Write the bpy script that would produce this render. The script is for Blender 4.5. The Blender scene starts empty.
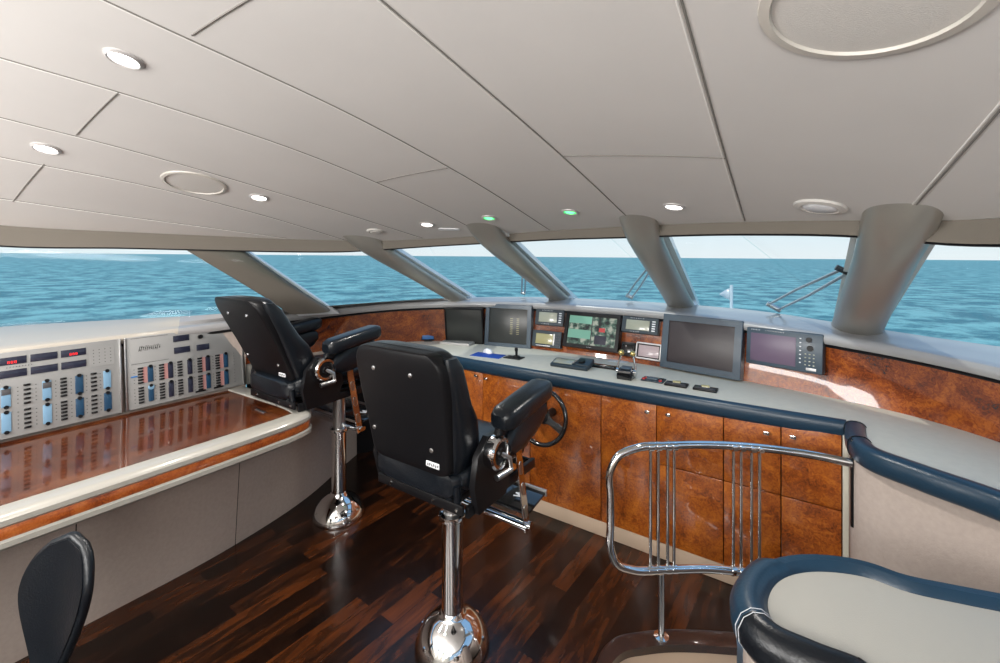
import bpy, bmesh, math, random
from mathutils import Vector as V, Matrix, Euler
random.seed(4)
SC = bpy.context.scene
COL = SC.collection
PI = math.pi
# ------------------------------------------------------------------ camera geometry (metres; origin on the deck under the camera)
F, HY, EYE, YAW = 440.0, 256.5, 1.6, math.radians(34.3)
cs, sn = math.cos(YAW), math.sin(YAW)
def ray(px, py):
    r = (px-500)/F; u = (HY-py)/F
    return V((r*cs-sn, cs+r*sn, u))
EYEP = V((0, 0, EYE))
def P(px, py, z):                     # point of the level plane z seen at a pixel
    d = ray(px, py); return EYEP + d*((z-EYE)/d.z)
def PX(px, py, x):                    # point of the fore-and-aft plane x
    d = ray(px, py); return EYEP + d*(x/d.x)
def PY(px, py, y):
    d = ray(px, py); return EYEP + d*(y/d.y)
def PD(px, py, dep):
    return EYEP + ray(px, py)*dep
# ------------------------------------------------------------------ materials
def nt(name):
    m = bpy.data.materials.new(name); m.use_nodes = True
    n = m.node_tree; b = n.nodes['Principled BSDF']
    return m, n, b
def mat(name, col, rough=.5, metal=0, spec=.5, coat=0, bump=0, bscale=200, var=0, vscale=8):
    m, n, b = nt(name)
    b.inputs['Base Color'].default_value = (*col, 1)
    b.inputs['Roughness'].default_value = rough
    b.inputs['Metallic'].default_value = metal
    b.inputs['Specular IOR Level'].default_value = spec
    b.inputs['Coat Weight'].default_value = coat
    b.inputs['Coat Roughness'].default_value = .05
    tc = n.nodes.new('ShaderNodeTexCoord')
    if bump:
        t = n.nodes.new('ShaderNodeTexNoise'); t.inputs['Scale'].default_value = bscale; t.inputs['Detail'].default_value = 3
        n.links.new(tc.outputs['Object'], t.inputs['Vector'])
        bp = n.nodes.new('ShaderNodeBump'); bp.inputs['Strength'].default_value = bump; bp.inputs['Distance'].default_value = .004
        n.links.new(t.outputs['Fac'], bp.inputs['Height']); n.links.new(bp.outputs['Normal'], b.inputs['Normal'])
    if var:
        t = n.nodes.new('ShaderNodeTexNoise'); t.inputs['Scale'].default_value = vscale; t.inputs['Detail'].default_value = 5
        n.links.new(tc.outputs['Object'], t.inputs['Vector'])
        r = n.nodes.new('ShaderNodeValToRGB')
        r.color_ramp.elements[0].position = .3; r.color_ramp.elements[1].position = .7
        r.color_ramp.elements[0].color = (*[c*(1-var) for c in col], 1)
        r.color_ramp.elements[1].color = (*[min(1, c*(1+var)) for c in col], 1)
        n.links.new(t.outputs['Fac'], r.inputs['Fac']); n.links.new(r.outputs['Color'], b.inputs['Base Color'])
    return m
def emit(name, col, s):
    m, n, b = nt(name)
    b.inputs['Base Color'].default_value = (*col, 1)
    b.inputs['Emission Color'].default_value = (*col, 1); b.inputs['Emission Strength'].default_value = s
    return m
def burl(name, a, bcol, c, scale=5, rough=.16):
    m, n, b = nt(name)
    tc = n.nodes.new('ShaderNodeTexCoord')
    t1 = n.nodes.new('ShaderNodeTexNoise'); t1.inputs['Scale'].default_value = scale; t1.inputs['Detail'].default_value = 8; t1.inputs['Roughness'].default_value = .68; t1.inputs['Distortion'].default_value = 1.1
    t2 = n.nodes.new('ShaderNodeTexNoise'); t2.inputs['Scale'].default_value = scale*9; t2.inputs['Detail'].default_value = 6; t2.inputs['Distortion'].default_value = 2.2
    mx = n.nodes.new('ShaderNodeMix'); mx.data_type = 'FLOAT'; mx.inputs[0].default_value = .4
    n.links.new(tc.outputs['Object'], t1.inputs['Vector']); n.links.new(tc.outputs['Object'], t2.inputs['Vector'])
    n.links.new(t1.outputs['Fac'], mx.inputs[2]); n.links.new(t2.outputs['Fac'], mx.inputs[3])
    r = n.nodes.new('ShaderNodeValToRGB'); e = r.color_ramp.elements
    e[0].position = .36; e[0].color = (*a, 1); e[1].position = .62; e[1].color = (*c, 1)
    k = e.new(.49); k.color = (*bcol, 1)
    n.links.new(mx.outputs[0], r.inputs['Fac']); n.links.new(r.outputs['Color'], b.inputs['Base Color'])
    b.inputs['Roughness'].default_value = rough+.15
    b.inputs['Coat Weight'].default_value = 1; b.inputs['Coat Roughness'].default_value = .03
    return m
M = {}
M['ceil'] = mat('suede_ceiling', (.64, .62, .60), .75, spec=.2, bump=.04, bscale=90, var=.02, vscale=3)
M['seam'] = mat('seam_shadow_gap', (.20, .19, .175), .9, spec=.1)
M['seam_glint'] = mat('seam_side_highlight', (.80, .78, .75), .6, spec=.3)
M['valance'] = mat('taupe_valance', (.17, .152, .128), .75, spec=.25, bump=.1)
M['pillar'] = mat('taupe_metallic_pillar', (.37, .355, .32), .33, metal=.5, bump=.08, bscale=300)
M['white'] = mat('white_gelcoat', (.85, .87, .88), .25, coat=.5)
M['sill'] = mat('sill_moulding', (.34, .335, .335), .30, coat=.7)
M['sillport'] = mat('cream_sill', (.46, .415, .355), .4, coat=.2)
M['top'] = mat('beige_worktop', (.62, .60, .51), .5, spec=.4, bump=.15, bscale=260, var=.03, vscale=30)
M['cream'] = mat('cream_lacquer', (.34, .325, .29), .3, coat=.6)
M['taupe'] = mat('taupe_panel', (.40, .335, .295), .8, spec=.2, bump=.2, bscale=180, var=.05, vscale=60)
M['kick'] = mat('kick_strip', (.50, .38, .28), .5)
M['navy'] = mat('navy_leather', (.010, .034, .062), .34, spec=.5, bump=.15, bscale=120)
M['black'] = mat('black_leather', (.004, .006, .009), .30, spec=.42, bump=.2, bscale=160)
M['shell'] = mat('black_chair_shell', (.004, .004, .005), .42, spec=.22, bump=.12, bscale=350)
M['blk'] = mat('black_plastic', (.005, .005, .006), .35, spec=.3)
M['blkg'] = mat('glossy_black', (.008, .008, .009), .08, coat=.6)
M['chrome'] = mat('chrome', (.78, .78, .78), .07, metal=1)
M['steel'] = mat('brushed_steel', (.55, .55, .55), .28, metal=1)
M['slate'] = mat('slate_blue_bezel', (.045, .07, .095), .4, coat=.1)
M['slated'] = mat('dark_slate_bezel', (.02, .034, .045), .4)
M['silver'] = mat('silver_panel', (.30, .30, .295), .42, metal=.25)
M['silver2'] = mat('silver_bezel', (.60, .58, .57), .35, metal=.4)
M['dot'] = mat('charcoal_dot', (.06, .06, .065), .5)
M['screen_off'] = mat('dark_screen_glass', (.030, .032, .030), .30, coat=0)
M['screen_big'] = mat('brown_grey_screen', (.05, .040, .042), .38, coat=0)
M['lcd'] = mat('lcd_green_grey', (.33, .34, .27), .2, coat=.6)
M['lcdy'] = mat('lcd_yellow', (.36, .33, .17), .2, coat=.6)
M['lcdp'] = mat('pinkish_screen', (.42, .33, .34), .25, coat=.4)
M['disp'] = mat('display_window', (.02, .022, .04), .15, coat=.4)
M['red'] = emit('red_digits', (.8, .02, .02), 1.2)
M['redp'] = mat('red_button', (.45, .03, .03), .4)
M['pink'] = mat('pink_field', (.40, .20, .19), .5)
M['bluef'] = mat('blue_field', (.16, .29, .42), .3)
M['bluep'] = mat('blue_marker', (.04, .16, .42), .4)
M['dblue'] = mat('dark_blue_strip', (.015, .05, .10), .25)
M['pad'] = mat('blue_mouse_pad', (.012, .07, .38), .7)
M['whitep'] = mat('white_plastic', (.75, .76, .78), .35)
M['paper'] = mat('white_paper', (.60, .62, .64), .7)
M['key'] = mat('grey_keyboard', (.20, .20, .19), .5)
M['brass'] = mat('brass_knob', (.62, .47, .18), .2, metal=.9)
M['grille'] = mat('speaker_grille_cloth', (.60, .58, .55), .85, spec=.1, bump=.15, bscale=500)
M['padtop'] = mat('beige_pad_top', (.44, .42, .37), .6, spec=.3, bump=.15, bscale=300)
M['trimring'] = mat('grille_ring', (.56, .53, .48), .4)
M['lamp'] = emit('lamp_lens', (1, .98, .93), 9)
M['lampg'] = emit('green_lamp_lens', (.0, .75, .12), 1.6)
M['lampgw'] = emit('green_lamp_core', (.12, 1, .3), 2.6)
M['thread'] = mat('white_stitching', (.55, .57, .6), .6)
M['burl'] = burl('burl_orange', (.075, .014, .003), (.30, .068, .007), (.52, .155, .016), 5)
M['burld'] = burl('burl_dash', (.045, .009, .003), (.21, .040, .006), (.40, .105, .012), 5, .1)
M['burlt'] = burl('burl_port_top', (.03, .008, .004), (.085, .020, .007), (.15, .045, .012), 4, .05)
M['edgew'] = burl('burl_edge_band', (.12, .02, .006), (.32, .07, .012), (.45, .13, .03), 9, .15)
M['rimw'] = burl('dark_wood_rim', (.008, .003, .002), (.018, .006, .003), (.035, .011, .005), 5, .25)
M['burlt'].node_tree.nodes['Principled BSDF'].inputs['Coat Weight'].default_value = .35
M['burlt'].node_tree.nodes['Principled BSDF'].inputs['Roughness'].default_value = .12
M['burlt'].node_tree.nodes['Principled BSDF'].inputs['Specular IOR Level'].default_value = .25
def floor_mat():
    m, n, b = nt('dark_walnut_planks')
    tc = n.nodes.new('ShaderNodeTexCoord'); mp = n.nodes.new('ShaderNodeMapping')
    mp.inputs['Rotation'].default_value = (0, 0, math.radians(90+3))
    n.links.new(tc.outputs['Object'], mp.inputs['Vector'])
    br = n.nodes.new('ShaderNodeTexBrick'); br.offset = .37; br.squash = 1
    br.inputs['Color1'].default_value = (0, 0, 0, 1); br.inputs['Color2'].default_value = (1, 1, 1, 1); br.inputs['Mortar'].default_value = (.5, .5, .5, 1)
    br.inputs['Scale'].default_value = 1; br.inputs['Brick Width'].default_value = .62; br.inputs['Row Height'].default_value = .085
    br.inputs['Mortar Size'].default_value = .0012; br.inputs['Mortar Smooth'].default_value = .3; br.inputs['Bias'].default_value = 0
    n.links.new(mp.outputs[0], br.inputs['Vector'])
    mp2 = n.nodes.new('ShaderNodeMapping'); mp2.inputs['Scale'].default_value = (14, 2.2, 1); mp2.inputs['Rotation'].default_value = (0, 0, math.radians(3))
    n.links.new(tc.outputs['Object'], mp2.inputs['Vector'])
    ns = n.nodes.new('ShaderNodeTexNoise'); ns.inputs['Scale'].default_value = 2.2; ns.inputs['Detail'].default_value = 7; ns.inputs['Distortion'].default_value = .6
    n.links.new(mp2.outputs[0], ns.inputs['Vector'])
    mx = n.nodes.new('ShaderNodeMix'); mx.data_type = 'FLOAT'; mx.inputs[0].default_value = .66
    n.links.new(br.outputs['Color'], mx.inputs[2]); n.links.new(ns.outputs['Fac'], mx.inputs[3])
    r = n.nodes.new('ShaderNodeValToRGB'); e = r.color_ramp.elements
    e[0].position = .22; e[0].color = (.003, .0012, .0008, 1); e[1].position = .78; e[1].color = (.095, .024, .005, 1)
    k = e.new(.5); k.color = (.012, .004, .0016, 1)
    n.links.new(mx.outputs[0], r.inputs['Fac'])
    dk = n.nodes.new('ShaderNodeMix'); dk.data_type = 'RGBA'; dk.inputs[7].default_value = (.004, .002, .001, 1)
    n.links.new(br.outputs['Fac'], dk.inputs[0]); n.links.new(r.outputs['Color'], dk.inputs[6])
    n.links.new(dk.outputs[2], b.inputs['Base Color'])
    b.inputs['Roughness'].default_value = .24; b.inputs['Specular IOR Level'].default_value = .38; b.inputs['Coat Weight'].default_value = .06; b.inputs['Coat Roughness'].default_value = .08
    bp = n.nodes.new('ShaderNodeBump'); bp.inputs['Strength'].default_value = .2; bp.inputs['Distance'].default_value = .002
    n.links.new(ns.outputs['Fac'], bp.inputs['Height']); n.links.new(bp.outputs['Normal'], b.inputs['Normal'])
    return m
M['floor'] = floor_mat()
def sea_mat():
    m, n, b = nt('sea_water')
    tc = n.nodes.new('ShaderNodeTexCoord')
    mp = n.nodes.new('ShaderNodeMapping'); mp.inputs['Scale'].default_value = (1, 1, 1)
    n.links.new(tc.outputs['Object'], mp.inputs['Vector'])
    hs = []
    for sc, det in ((.16, 5), (1.1, 5)):
        t = n.nodes.new('ShaderNodeTexNoise'); t.inputs['Scale'].default_value = sc; t.inputs['Detail'].default_value = det; t.inputs['Roughness'].default_value = .6
        n.links.new(mp.outputs[0], t.inputs['Vector']); hs.append(t)
    ad = n.nodes.new('ShaderNodeMath'); ad.operation = 'MULTIPLY_ADD'; ad.inputs[1].default_value = .35
    n.links.new(hs[1].outputs['Fac'], ad.inputs[0]); n.links.new(hs[0].outputs['Fac'], ad.inputs[2])
    r = n.nodes.new('ShaderNodeValToRGB'); e = r.color_ramp.elements
    e[0].position = .60; e[0].color = (.030, .215, .255, 1); e[1].position = .76; e[1].color = (.27, .60, .58, 1)
    n.links.new(ad.outputs[0], r.inputs['Fac']); n.links.new(r.outputs['Color'], b.inputs['Base Color'])
    bp = n.nodes.new('ShaderNodeBump'); bp.inputs['Strength'].default_value = 1; bp.inputs['Distance'].default_value = .45
    n.links.new(ad.outputs[0], bp.inputs['Height']); n.links.new(bp.outputs['Normal'], b.inputs['Normal'])
    b.inputs['Roughness'].default_value = .5; b.inputs['Specular IOR Level'].default_value = .2
    return m
M['sea'] = sea_mat()
def glass_mat():
    m = bpy.data.materials.new('window_glass'); m.use_nodes = True; n = m.node_tree; n.nodes.clear()
    o = n.nodes.new('ShaderNodeOutputMaterial'); t = n.nodes.new('ShaderNodeBsdfTransparent'); t.inputs[0].default_value = (.95, .98, .98, 1)
    g = n.nodes.new('ShaderNodeBsdfGlossy'); g.inputs['Roughness'].default_value = .02
    lw = n.nodes.new('ShaderNodeLayerWeight'); lw.inputs[0].default_value = .5
    pw = n.nodes.new('ShaderNodeMath'); pw.operation = 'POWER'; pw.inputs[1].default_value = 5
    fr = n.nodes.new('ShaderNodeMath'); fr.operation = 'MULTIPLY_ADD'; fr.inputs[1].default_value = .07; fr.inputs[2].default_value = .012
    n.links.new(lw.outputs['Facing'], pw.inputs[0]); n.links.new(pw.outputs[0], fr.inputs[0])
    mx = n.nodes.new('ShaderNodeMixShader')
    n.links.new(fr.outputs[0], mx.inputs[0]); n.links.new(t.outputs[0], mx.inputs[1]); n.links.new(g.outputs[0], mx.inputs[2]); n.links.new(mx.outputs[0], o.inputs[0])
    return m
M['glass'] = glass_mat()
def cctv_mat():
    m, n, b = nt('camera_picture')
    tc = n.nodes.new('ShaderNodeTexCoord')
    v = n.nodes.new('ShaderNodeTexNoise'); v.inputs['Scale'].default_value = 24; v.inputs['Detail'].default_value = 4
    n.links.new(tc.outputs['Object'], v.inputs['Vector'])
    r = n.nodes.new('ShaderNodeValToRGB'); e = r.color_ramp.elements
    e[0].position = .40; e[0].color = (.01, .02, .02, 1); e[1].position = .62; e[1].color = (.62, .66, .55, 1)
    k = e.new(.5); k.color = (.09, .20, .15, 1)
    n.links.new(v.outputs['Fac'], r.inputs['Fac'])
    n.links.new(r.outputs['Color'], b.inputs['Emission Color']); b.inputs['Emission Strength'].default_value = .6
    b.inputs['Base Color'].default_value = (.02, .02, .02, 1); b.inputs['Roughness'].default_value = .15
    return m
M['cctv'] = cctv_mat()
M['cct_sea'] = emit('camera_picture_water', (.13, .30, .22), .42)
M['cct_dark'] = emit('camera_picture_dark', (.03, .10, .07), .5)
M['plotscr'] = mat('plotter_screen', (.13, .09, .14), .35, coat=0)
# ------------------------------------------------------------------ object helpers
def tag(o, label=None, cat=None, group=None, kind=None):
    if label: o['label'] = label
    if cat: o['category'] = cat
    if group: o['group'] = group
    if kind: o['kind'] = kind
    return o
def link(name, me, parent=None):
    o = bpy.data.objects.new(name, me); COL.objects.link(o)
    if parent is not None: o.parent = parent
    return o
def thing(name, label, cat, loc=(0, 0, 0), rot=(0, 0, 0), group=None, matrix=None):
    o = link(name, None)
    o.empty_display_size = .05
    if matrix is not None: o.matrix_world = matrix
    else:
        o.location = loc; o.rotation_euler = rot
    return tag(o, label, cat, group)
def obj(name, bm, m, parent=None, smooth=True, kind=None, label=None):
    bmesh.ops.recalc_face_normals(bm, faces=bm.faces)
    me = bpy.data.meshes.new(name); bm.to_mesh(me); bm.free()
    mats = m if isinstance(m, (list, tuple)) else [m]
    for k in mats: me.materials.append(M[k])
    for p in me.polygons: p.use_smooth = smooth
    o = link(name, me, parent)
    if smooth:
        try:
            me.set_sharp_from_angle(angle=math.radians(38))
        except Exception: pass
    if kind: o['kind'] = kind
    if label: o['label'] = label
    return o
def struct(name, bm, m, parent=None, smooth=True):
    return obj(name, bm, m, parent, smooth, None if parent else 'structure')
def B(): return bmesh.new()
def xf(vs, mtx):
    for v in vs: v.co = mtx @ v.co
def box(bm, c, s, bev=0, seg=2, rot=None, mi=0):
    r = bmesh.ops.create_cube(bm, size=1)
    vs = r['verts']
    for v in vs: v.co = V((v.co.x*s[0], v.co.y*s[1], v.co.z*s[2]))
    fs = set(f for v in vs for f in v.link_faces)
    if bev > 0:
        es = list(set(e for v in vs for e in v.link_edges))
        rr = bmesh.ops.bevel(bm, geom=es, offset=min(bev, min(s)*.49), segments=seg, profile=.5, affect='EDGES')
        vs = list(set(rr['verts']) | set(v for v in vs if v.is_valid))
        fs = set(f for v in vs for f in v.link_faces)
    mt = Matrix.Translation(V(c))
    if rot is not None: mt = mt @ (rot.to_4x4() if hasattr(rot, 'to_4x4') else Euler(rot).to_matrix().to_4x4())
    xf(vs, mt)
    for f in fs: f.material_index = mi
    return vs
def cr(pts, n=8, closed=False):      # smooth curve through the points, chord-length tangents
    pts = [V(p) for p in pts]; out = []
    N = len(pts)
    def d(a, b): return max(1e-6, (pts[b % N]-pts[a % N]).length)
    def tan(i):
        if not closed and i == 0: return (pts[1]-pts[0])/d(0, 1)
        if not closed and i == N-1: return (pts[-1]-pts[-2])/d(N-2, N-1)
        h0, h1 = d(i-1, i), d(i, i+1)
        m0 = (pts[i % N]-pts[(i-1) % N])/h0; m1 = (pts[(i+1) % N]-pts[i % N])/h1
        return (m0*h1+m1*h0)/(h0+h1)
    T = [tan(i) for i in range(N)]
    for i in range(N if closed else N-1):
        b, c = pts[i], pts[(i+1) % N]; h = d(i, i+1); t0, t1 = T[i]*h, T[(i+1) % N]*h
        for k in range(n):
            t = k/n; t2 = t*t; t3 = t2*t
            out.append(b*(2*t3-3*t2+1)+t0*(t3-2*t2+t)+c*(-2*t3+3*t2)+t1*(t3-t2))
    if not closed: out.append(pts[-1].copy())
    return out
def tube(bm, pts, r, n=10, closed=False, caps=True, rr=None, sec=None, up=None, mi=0):
    pts = [V(p) for p in pts]; N = len(pts); rings = []
    prev = None
    for i, p in enumerate(pts):
        if closed: t = (pts[(i+1) % N]-pts[i-1]).normalized()
        else: t = (pts[min(i+1, N-1)]-pts[max(i-1, 0)]).normalized()
        if up is not None: x = t.cross(V(up)).normalized()
        elif prev is None:
            x = t.cross(V((0, 0, 1)));  x = x.normalized() if x.length > .01 else t.cross(V((1, 0, 0))).normalized()
        else:
            x = (prev-t*prev.dot(t)).normalized()
        prev = x; y = x.cross(t).normalized()*1
        rad = rr[i] if rr else r
        ring = []
        for k in range(n if sec is None else len(sec)):
            if sec is None:
                a = 2*PI*k/n; ring.append(bm.verts.new(p+x*math.cos(a)*rad+y*math.sin(a)*rad))
            else: ring.append(bm.verts.new(p+x*sec[k][0]+V((y.x, y.y, y.z))*sec[k][1]))
        rings.append(ring)
    L = len(rings[0])
    for i in range(N if closed else N-1):
        a, b = rings[i], rings[(i+1) % N]
        for k in range(L):
            f = bm.faces.new((a[k], a[(k+1) % L], b[(k+1) % L], b[k])); f.material_index = mi
    if caps and not closed:
        for rg in (rings[0], rings[-1]):
            f = bm.faces.new(rg); f.material_index = mi
    return rings
def lathe(bm, prof, n=32, c=(0, 0, 0), mtx=None, mi=0):
    rings = []
    for r, z in prof:
        if r < 1e-5: rings.append([bm.verts.new((c[0], c[1], c[2]+z))])
        else: rings.append([bm.verts.new((c[0]+r*math.cos(2*PI*k/n), c[1]+r*math.sin(2*PI*k/n), c[2]+z)) for k in range(n)])
    for a, b in zip(rings, rings[1:]):
        for k in range(n):
            q = [a[k % len(a)], a[(k+1) % len(a)], b[(k+1) % len(b)], b[k % len(b)]]
            u = []
            for v in q:
                if v not in u: u.append(v)
            if len(u) > 2:
                f = bm.faces.new(u); f.material_index = mi
    if mtx is not None: xf([v for rg in rings for v in rg], mtx)
    return rings
def cyl(bm, a, b, r, n=16, r2=None, mi=0):
    a, b = V(a), V(b)
    return tube(bm, [a, b], r, n, rr=[r, r2 if r2 is not None else r], mi=mi)
def prism(bm, poly, z0, z1, mi=0, bev=0):
    lo = [bm.verts.new((p[0], p[1], z0)) for p in poly]; hi = [bm.verts.new((p[0], p[1], z1)) for p in poly]
    n = len(poly); fs = []
    for k in range(n): fs.append(bm.faces.new((lo[k], lo[(k+1) % n], hi[(k+1) % n], hi[k])))
    fs.append(bm.faces.new(lo[::-1])); fs.append(bm.faces.new(hi))
    for f in fs: f.material_index = mi
    return lo+hi
def quadstrip(bm, A, Bp, mi=0):
    a = [bm.verts.new(p) for p in A]; b = [bm.verts.new(p) for p in Bp]
    for k in range(len(a)-1):
        f = bm.faces.new((a[k], a[k+1], b[k+1], b[k])); f.material_index = mi
    return a, b
def loft(bm, rows, mi=0, closed=False, caps=False):
    R = [[bm.verts.new(p) for p in r] for r in rows]
    L = len(R[0])
    for i in range(len(R)-1):
        for k in range(L if closed else L-1):
            f = bm.faces.new((R[i][k], R[i][(k+1) % L], R[i+1][(k+1) % L], R[i+1][k])); f.material_index = mi
    if caps:
        bm.faces.new(R[0]); bm.faces.new(R[-1])
    return R
def solid(o, t, off=-1):
    md = o.modifiers.new('thickness', 'SOLIDIFY'); md.thickness = t; md.offset = off; return o
def subsurf(o, l=2):
    md = o.modifiers.new('round', 'SUBSURF'); md.levels = l; md.render_levels = l; return o
def rounded_rect(w, h, r, n=5):
    o = []
    for cx, cy, a0 in ((w/2-r, h/2-r, 0), (-w/2+r, h/2-r, 90), (-w/2+r, -h/2+r, 180), (w/2-r, -h/2+r, 270)):
        for k in range(n+1):
            a = math.radians(a0+90*k/n); o.append((cx+r*math.cos(a), cy+r*math.sin(a)))
    return o
# ------------------------------------------------------------------ plan curves of the bridge, from port aft round the bow to starboard aft
def cz(x, y): return 2.2-.196*y-.083*(x+1.1)**2
CC = V((-1.1, .2, 0))
def ang(p):
    a = math.atan2(p[0]-CC.x, p[1]-CC.y)       # 0 forward, negative port, positive starboard
    return a
class Curve:
    def __init__(s, pts, n=10):
        s.p = cr(pts, n); s.a = [ang(q) for q in s.p]
    def __call__(s, a):
        A = s.a
        if a <= A[0]: return s.p[0].copy()
        for i in range(len(A)-1):
            if A[i] <= a <= A[i+1]:
                t = (a-A[i])/max(1e-9, A[i+1]-A[i]); return s.p[i].lerp(s.p[i+1], t)
        return s.p[-1].copy()
Cpts = [(-3.40, -3), (-3.38, -2), (-3.34, -1), (-3.29, -.2), (-3.21, .4), (-3.02, .82), (-2.79, 1.25), (-2.60, 1.56), (-2.43, 1.78), (-2.24, 1.97), (-2.0, 2.13), (-1.66, 2.255), (-1.25, 2.29), (-.78, 2.235),
        (-.18, 2.0), (.18, 1.79), (.33, 1.69), (.43, 1.58), (.58, 1.28), (.80, .85), (1.0, .4), (1.09, -.2), (1.14, -1), (1.18, -2), (1.2, -3)]
Ccv = Curve([(x, y, cz(x, y)) for x, y in Cpts])
Wz = [-.085]*3+[-.095, -.098, -.085, -.08, -.075, -.07, -.055, -.045, -.045, -.048, -.052, -.047, -.05, -.062, -.066, -.07, -.08, -.09, -.09, -.09, -.09, -.09]
Wcv = Curve([(x, y, cz(x, y)+w) for (x, y), w in zip(Cpts, Wz)])
Gcv = Curve([(-3.66, -3, 1.22), (-3.66, -1.5, 1.22), (-3.64, -.3, 1.22), (-3.57, .45, 1.22), (-3.12, 1.25, 1.23), (-2.82, 1.86, 1.245), (-2.62, 2.45, 1.25), (-2.28, 2.95, 1.255), (-1.85, 3.22, 1.26),
             (-1.3, 3.33, 1.26), (-.7, 3.33, 1.26), (-.2, 3.22, 1.255), (.2, 2.98, 1.24), (.5, 2.83, 1.225), (.80, 2.72, 1.21), (1.0, 2.45, 1.21), (1.15, 2.0, 1.21), (1.28, 1.2, 1.21), (1.42, .4, 1.22), (1.46, -.5, 1.22), (1.46, -3, 1.22)])
Tcv = Curve([(-3.14, -3, 1.165), (-3.14, -1.5, 1.165), (-3.14, -.4, 1.165), (-3.14, .4, 1.165), (-3.08, 1.24, 1.176), (-2.97, 1.81, 1.197), (-2.70, 2.52, 1.222), (-2.35, 2.82, 1.232), (-1.85, 3.03, 1.235),
             (-1.3, 3.08, 1.235), (-.8, 3.05, 1.235), (-.25, 2.93, 1.222), (.13, 2.82, 1.20), (.40, 2.68, 1.19), (.64, 2.47, 1.18), (.82, 2.15, 1.175), (.92, 1.8, 1.17), (1.0, 1.2, 1.17), (1.05, .4, 1.17), (1.07, -.5, 1.17), (1.07, -3, 1.17)])
Bcv = Curve([(-3.06, -3, .88), (-3.06, -1.5, .88), (-3.06, -.4, .88), (-3.06, .4, .88), (-3.06, 1.3, .88), (-3.02, 1.95, .88), (-2.83, 2.5, .88), (-2.5, 2.83, .88), (-2.15, 2.94, .88),
             (-1.74, 2.985, .88), (-1.3, 2.99, .88), (-.8, 2.965, .88), (-.29, 2.905, .88), (.13, 2.80, .88), (.40, 2.70, .88), (.645, 2.49, .88), (.80, 2.18, .88), (.90, 1.8, .88), (.97, 1.2, .88), (1.02, .4, .88), (1.04, -.5, .88), (1.04, -3, .88)])
def surf_hit(ca, cb, px, py):        # point of the ruled surface between two curves seen at a pixel
    d = ray(px, py); best = None
    def f(a, t):
        q = ca(a).lerp(cb(a), t)-EYEP
        dep = q.x*-sn+q.y*cs
        return 500+F*(q.x*cs+q.y*sn)/dep, HY-F*q.z/dep, q
    lo = (1e9, 0, 0)
    for i in range(-70, 71):
        for j in range(0, 11):
            a = i*.024; t = j/10
            x, y, q = f(a, t)
            if q.x*-sn+q.y*cs < .3: continue
            e = (x-px)**2+(y-py)**2
            if e < lo[0]: lo = (e, a, t)
    e, a, t = lo; da, dt = .024, .1
    for k in range(30):
        for aa, tt in ((a+da, t), (a-da, t), (a, t+dt), (a, t-dt)):
            x, y, q = f(aa, tt); ee = (x-px)**2+(y-py)**2
            if ee < e: e, a, t = ee, aa, tt
        da *= .75; dt *= .75
    return ca(a).lerp(cb(a), t), a, t
SKY = 1.0
SUND = (.5, .75, -1.05); SUNS = 1.4
FILL = 62; EXPO = 0.0
CH1R, CH1X, CH1Y, CH1REC, CH1Z, CH1S = math.radians(0), -.16, -.11, .215, 0.0, 1.08
DC = (-1.88, .305, 0); DCR = math.radians(205)
# ================================================================== SETTING
ANG = [-2.55+5.1*i/200 for i in range(201)]
def yC(x):
    p = Cpts
    for (x0, y0), (x1, y1) in zip(p, p[1:]):
        if x0 <= x <= x1: return y0+(y1-y0)*(x-x0)/(x1-x0)
    return -3
# smooth version of the ceiling's front edge
_cp = [q for q in Ccv.p]
def yCs(x):
    for q, r in zip(_cp, _cp[1:]):
        if q.x <= x <= r.x: return q.y+(r.y-q.y)*(x-q.x)/max(1e-6, r.x-q.x)
    return yC(x)
bm = B(); rows = []
xs = sorted(set([round(-3.40+4.6*i/60, 4) for i in range(61)]+[round(-3.40+.2*i/12, 4) for i in range(12)]+[-3.3995+.0+.4*i/20 for i in range(1, 20)]))
for x in xs:
    ym = yCs(x) if x > -3.3999 else -3
    rows.append([(x, -3+(ym+3)*j/24, cz(x, -3+(ym+3)*j/24)) for j in range(25)])
loft(bm, rows)
bmesh.ops.remove_doubles(bm, verts=bm.verts, dist=.0005)
ceiling = struct('ceiling', bm, 'ceil')
def seam(pts, name='trim', r=.0022, m='seam', n=10):
    pts = cr([(x, y, 0) for x, y in pts], n)
    bm = B(); tube(bm, [(p.x, p.y, cz(p.x, p.y)-.0005) for p in pts], r, 6)
    return struct(name, bm, m)
k = 0
for pts in ([(-.64, -3), (-.64, .4), (-.64, 1.3), (-.675, 2.22)], [(-.13, -3), (-.14, .4), (-.165, 1.3), (-.18, 1.98)], [(.30, -3), (.28, .6), (.265, 1.2), (.25, 1.72)],
            [(-1.24, -3), (-1.21, .3), (-1.13, .85), (-1.125, 1.4), (-1.2, 2.27)], [(-1.85, -3), (-1.74, .21), (-1.66, .46), (-1.56, .94), (-1.55, 1.35), (-1.64, 2.24)],
            [(-2.3, -3), (-2.16, .25), (-2.1, .55), (-2.05, 1.1), (-2.03, 2.08)], [(-2.65, -3), (-2.50, .3), (-2.40, .75), (-2.38, 1.2), (-2.42, 1.77)],
            [(-3.05, -3), (-2.91, .36), (-2.81, .8), (-2.70, 1.2), (-2.62, 1.5)],
            [(-1.165, .44), (-.645, .44)], [(-2.11, .44), (-1.67, .44)], [(-2.92, .40), (-2.46, .42)], [(-1.55, 1.3), (-1.13, 1.3)], [(-.64, 1.3), (-.165, 1.33)], [(-.165, -.6), (.29, -.6)], [(-1.2, -.7), (-.64, -.7)]):
    k += 1; seam(pts, 'trim_%d' % k)
    if k <= 8:
        seam([(x-.007, y) for x, y in pts], 'trim_%d' % (k+40), .0022, 'seam_glint')  # pale line along each long seam, its highlight put into colour
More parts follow.
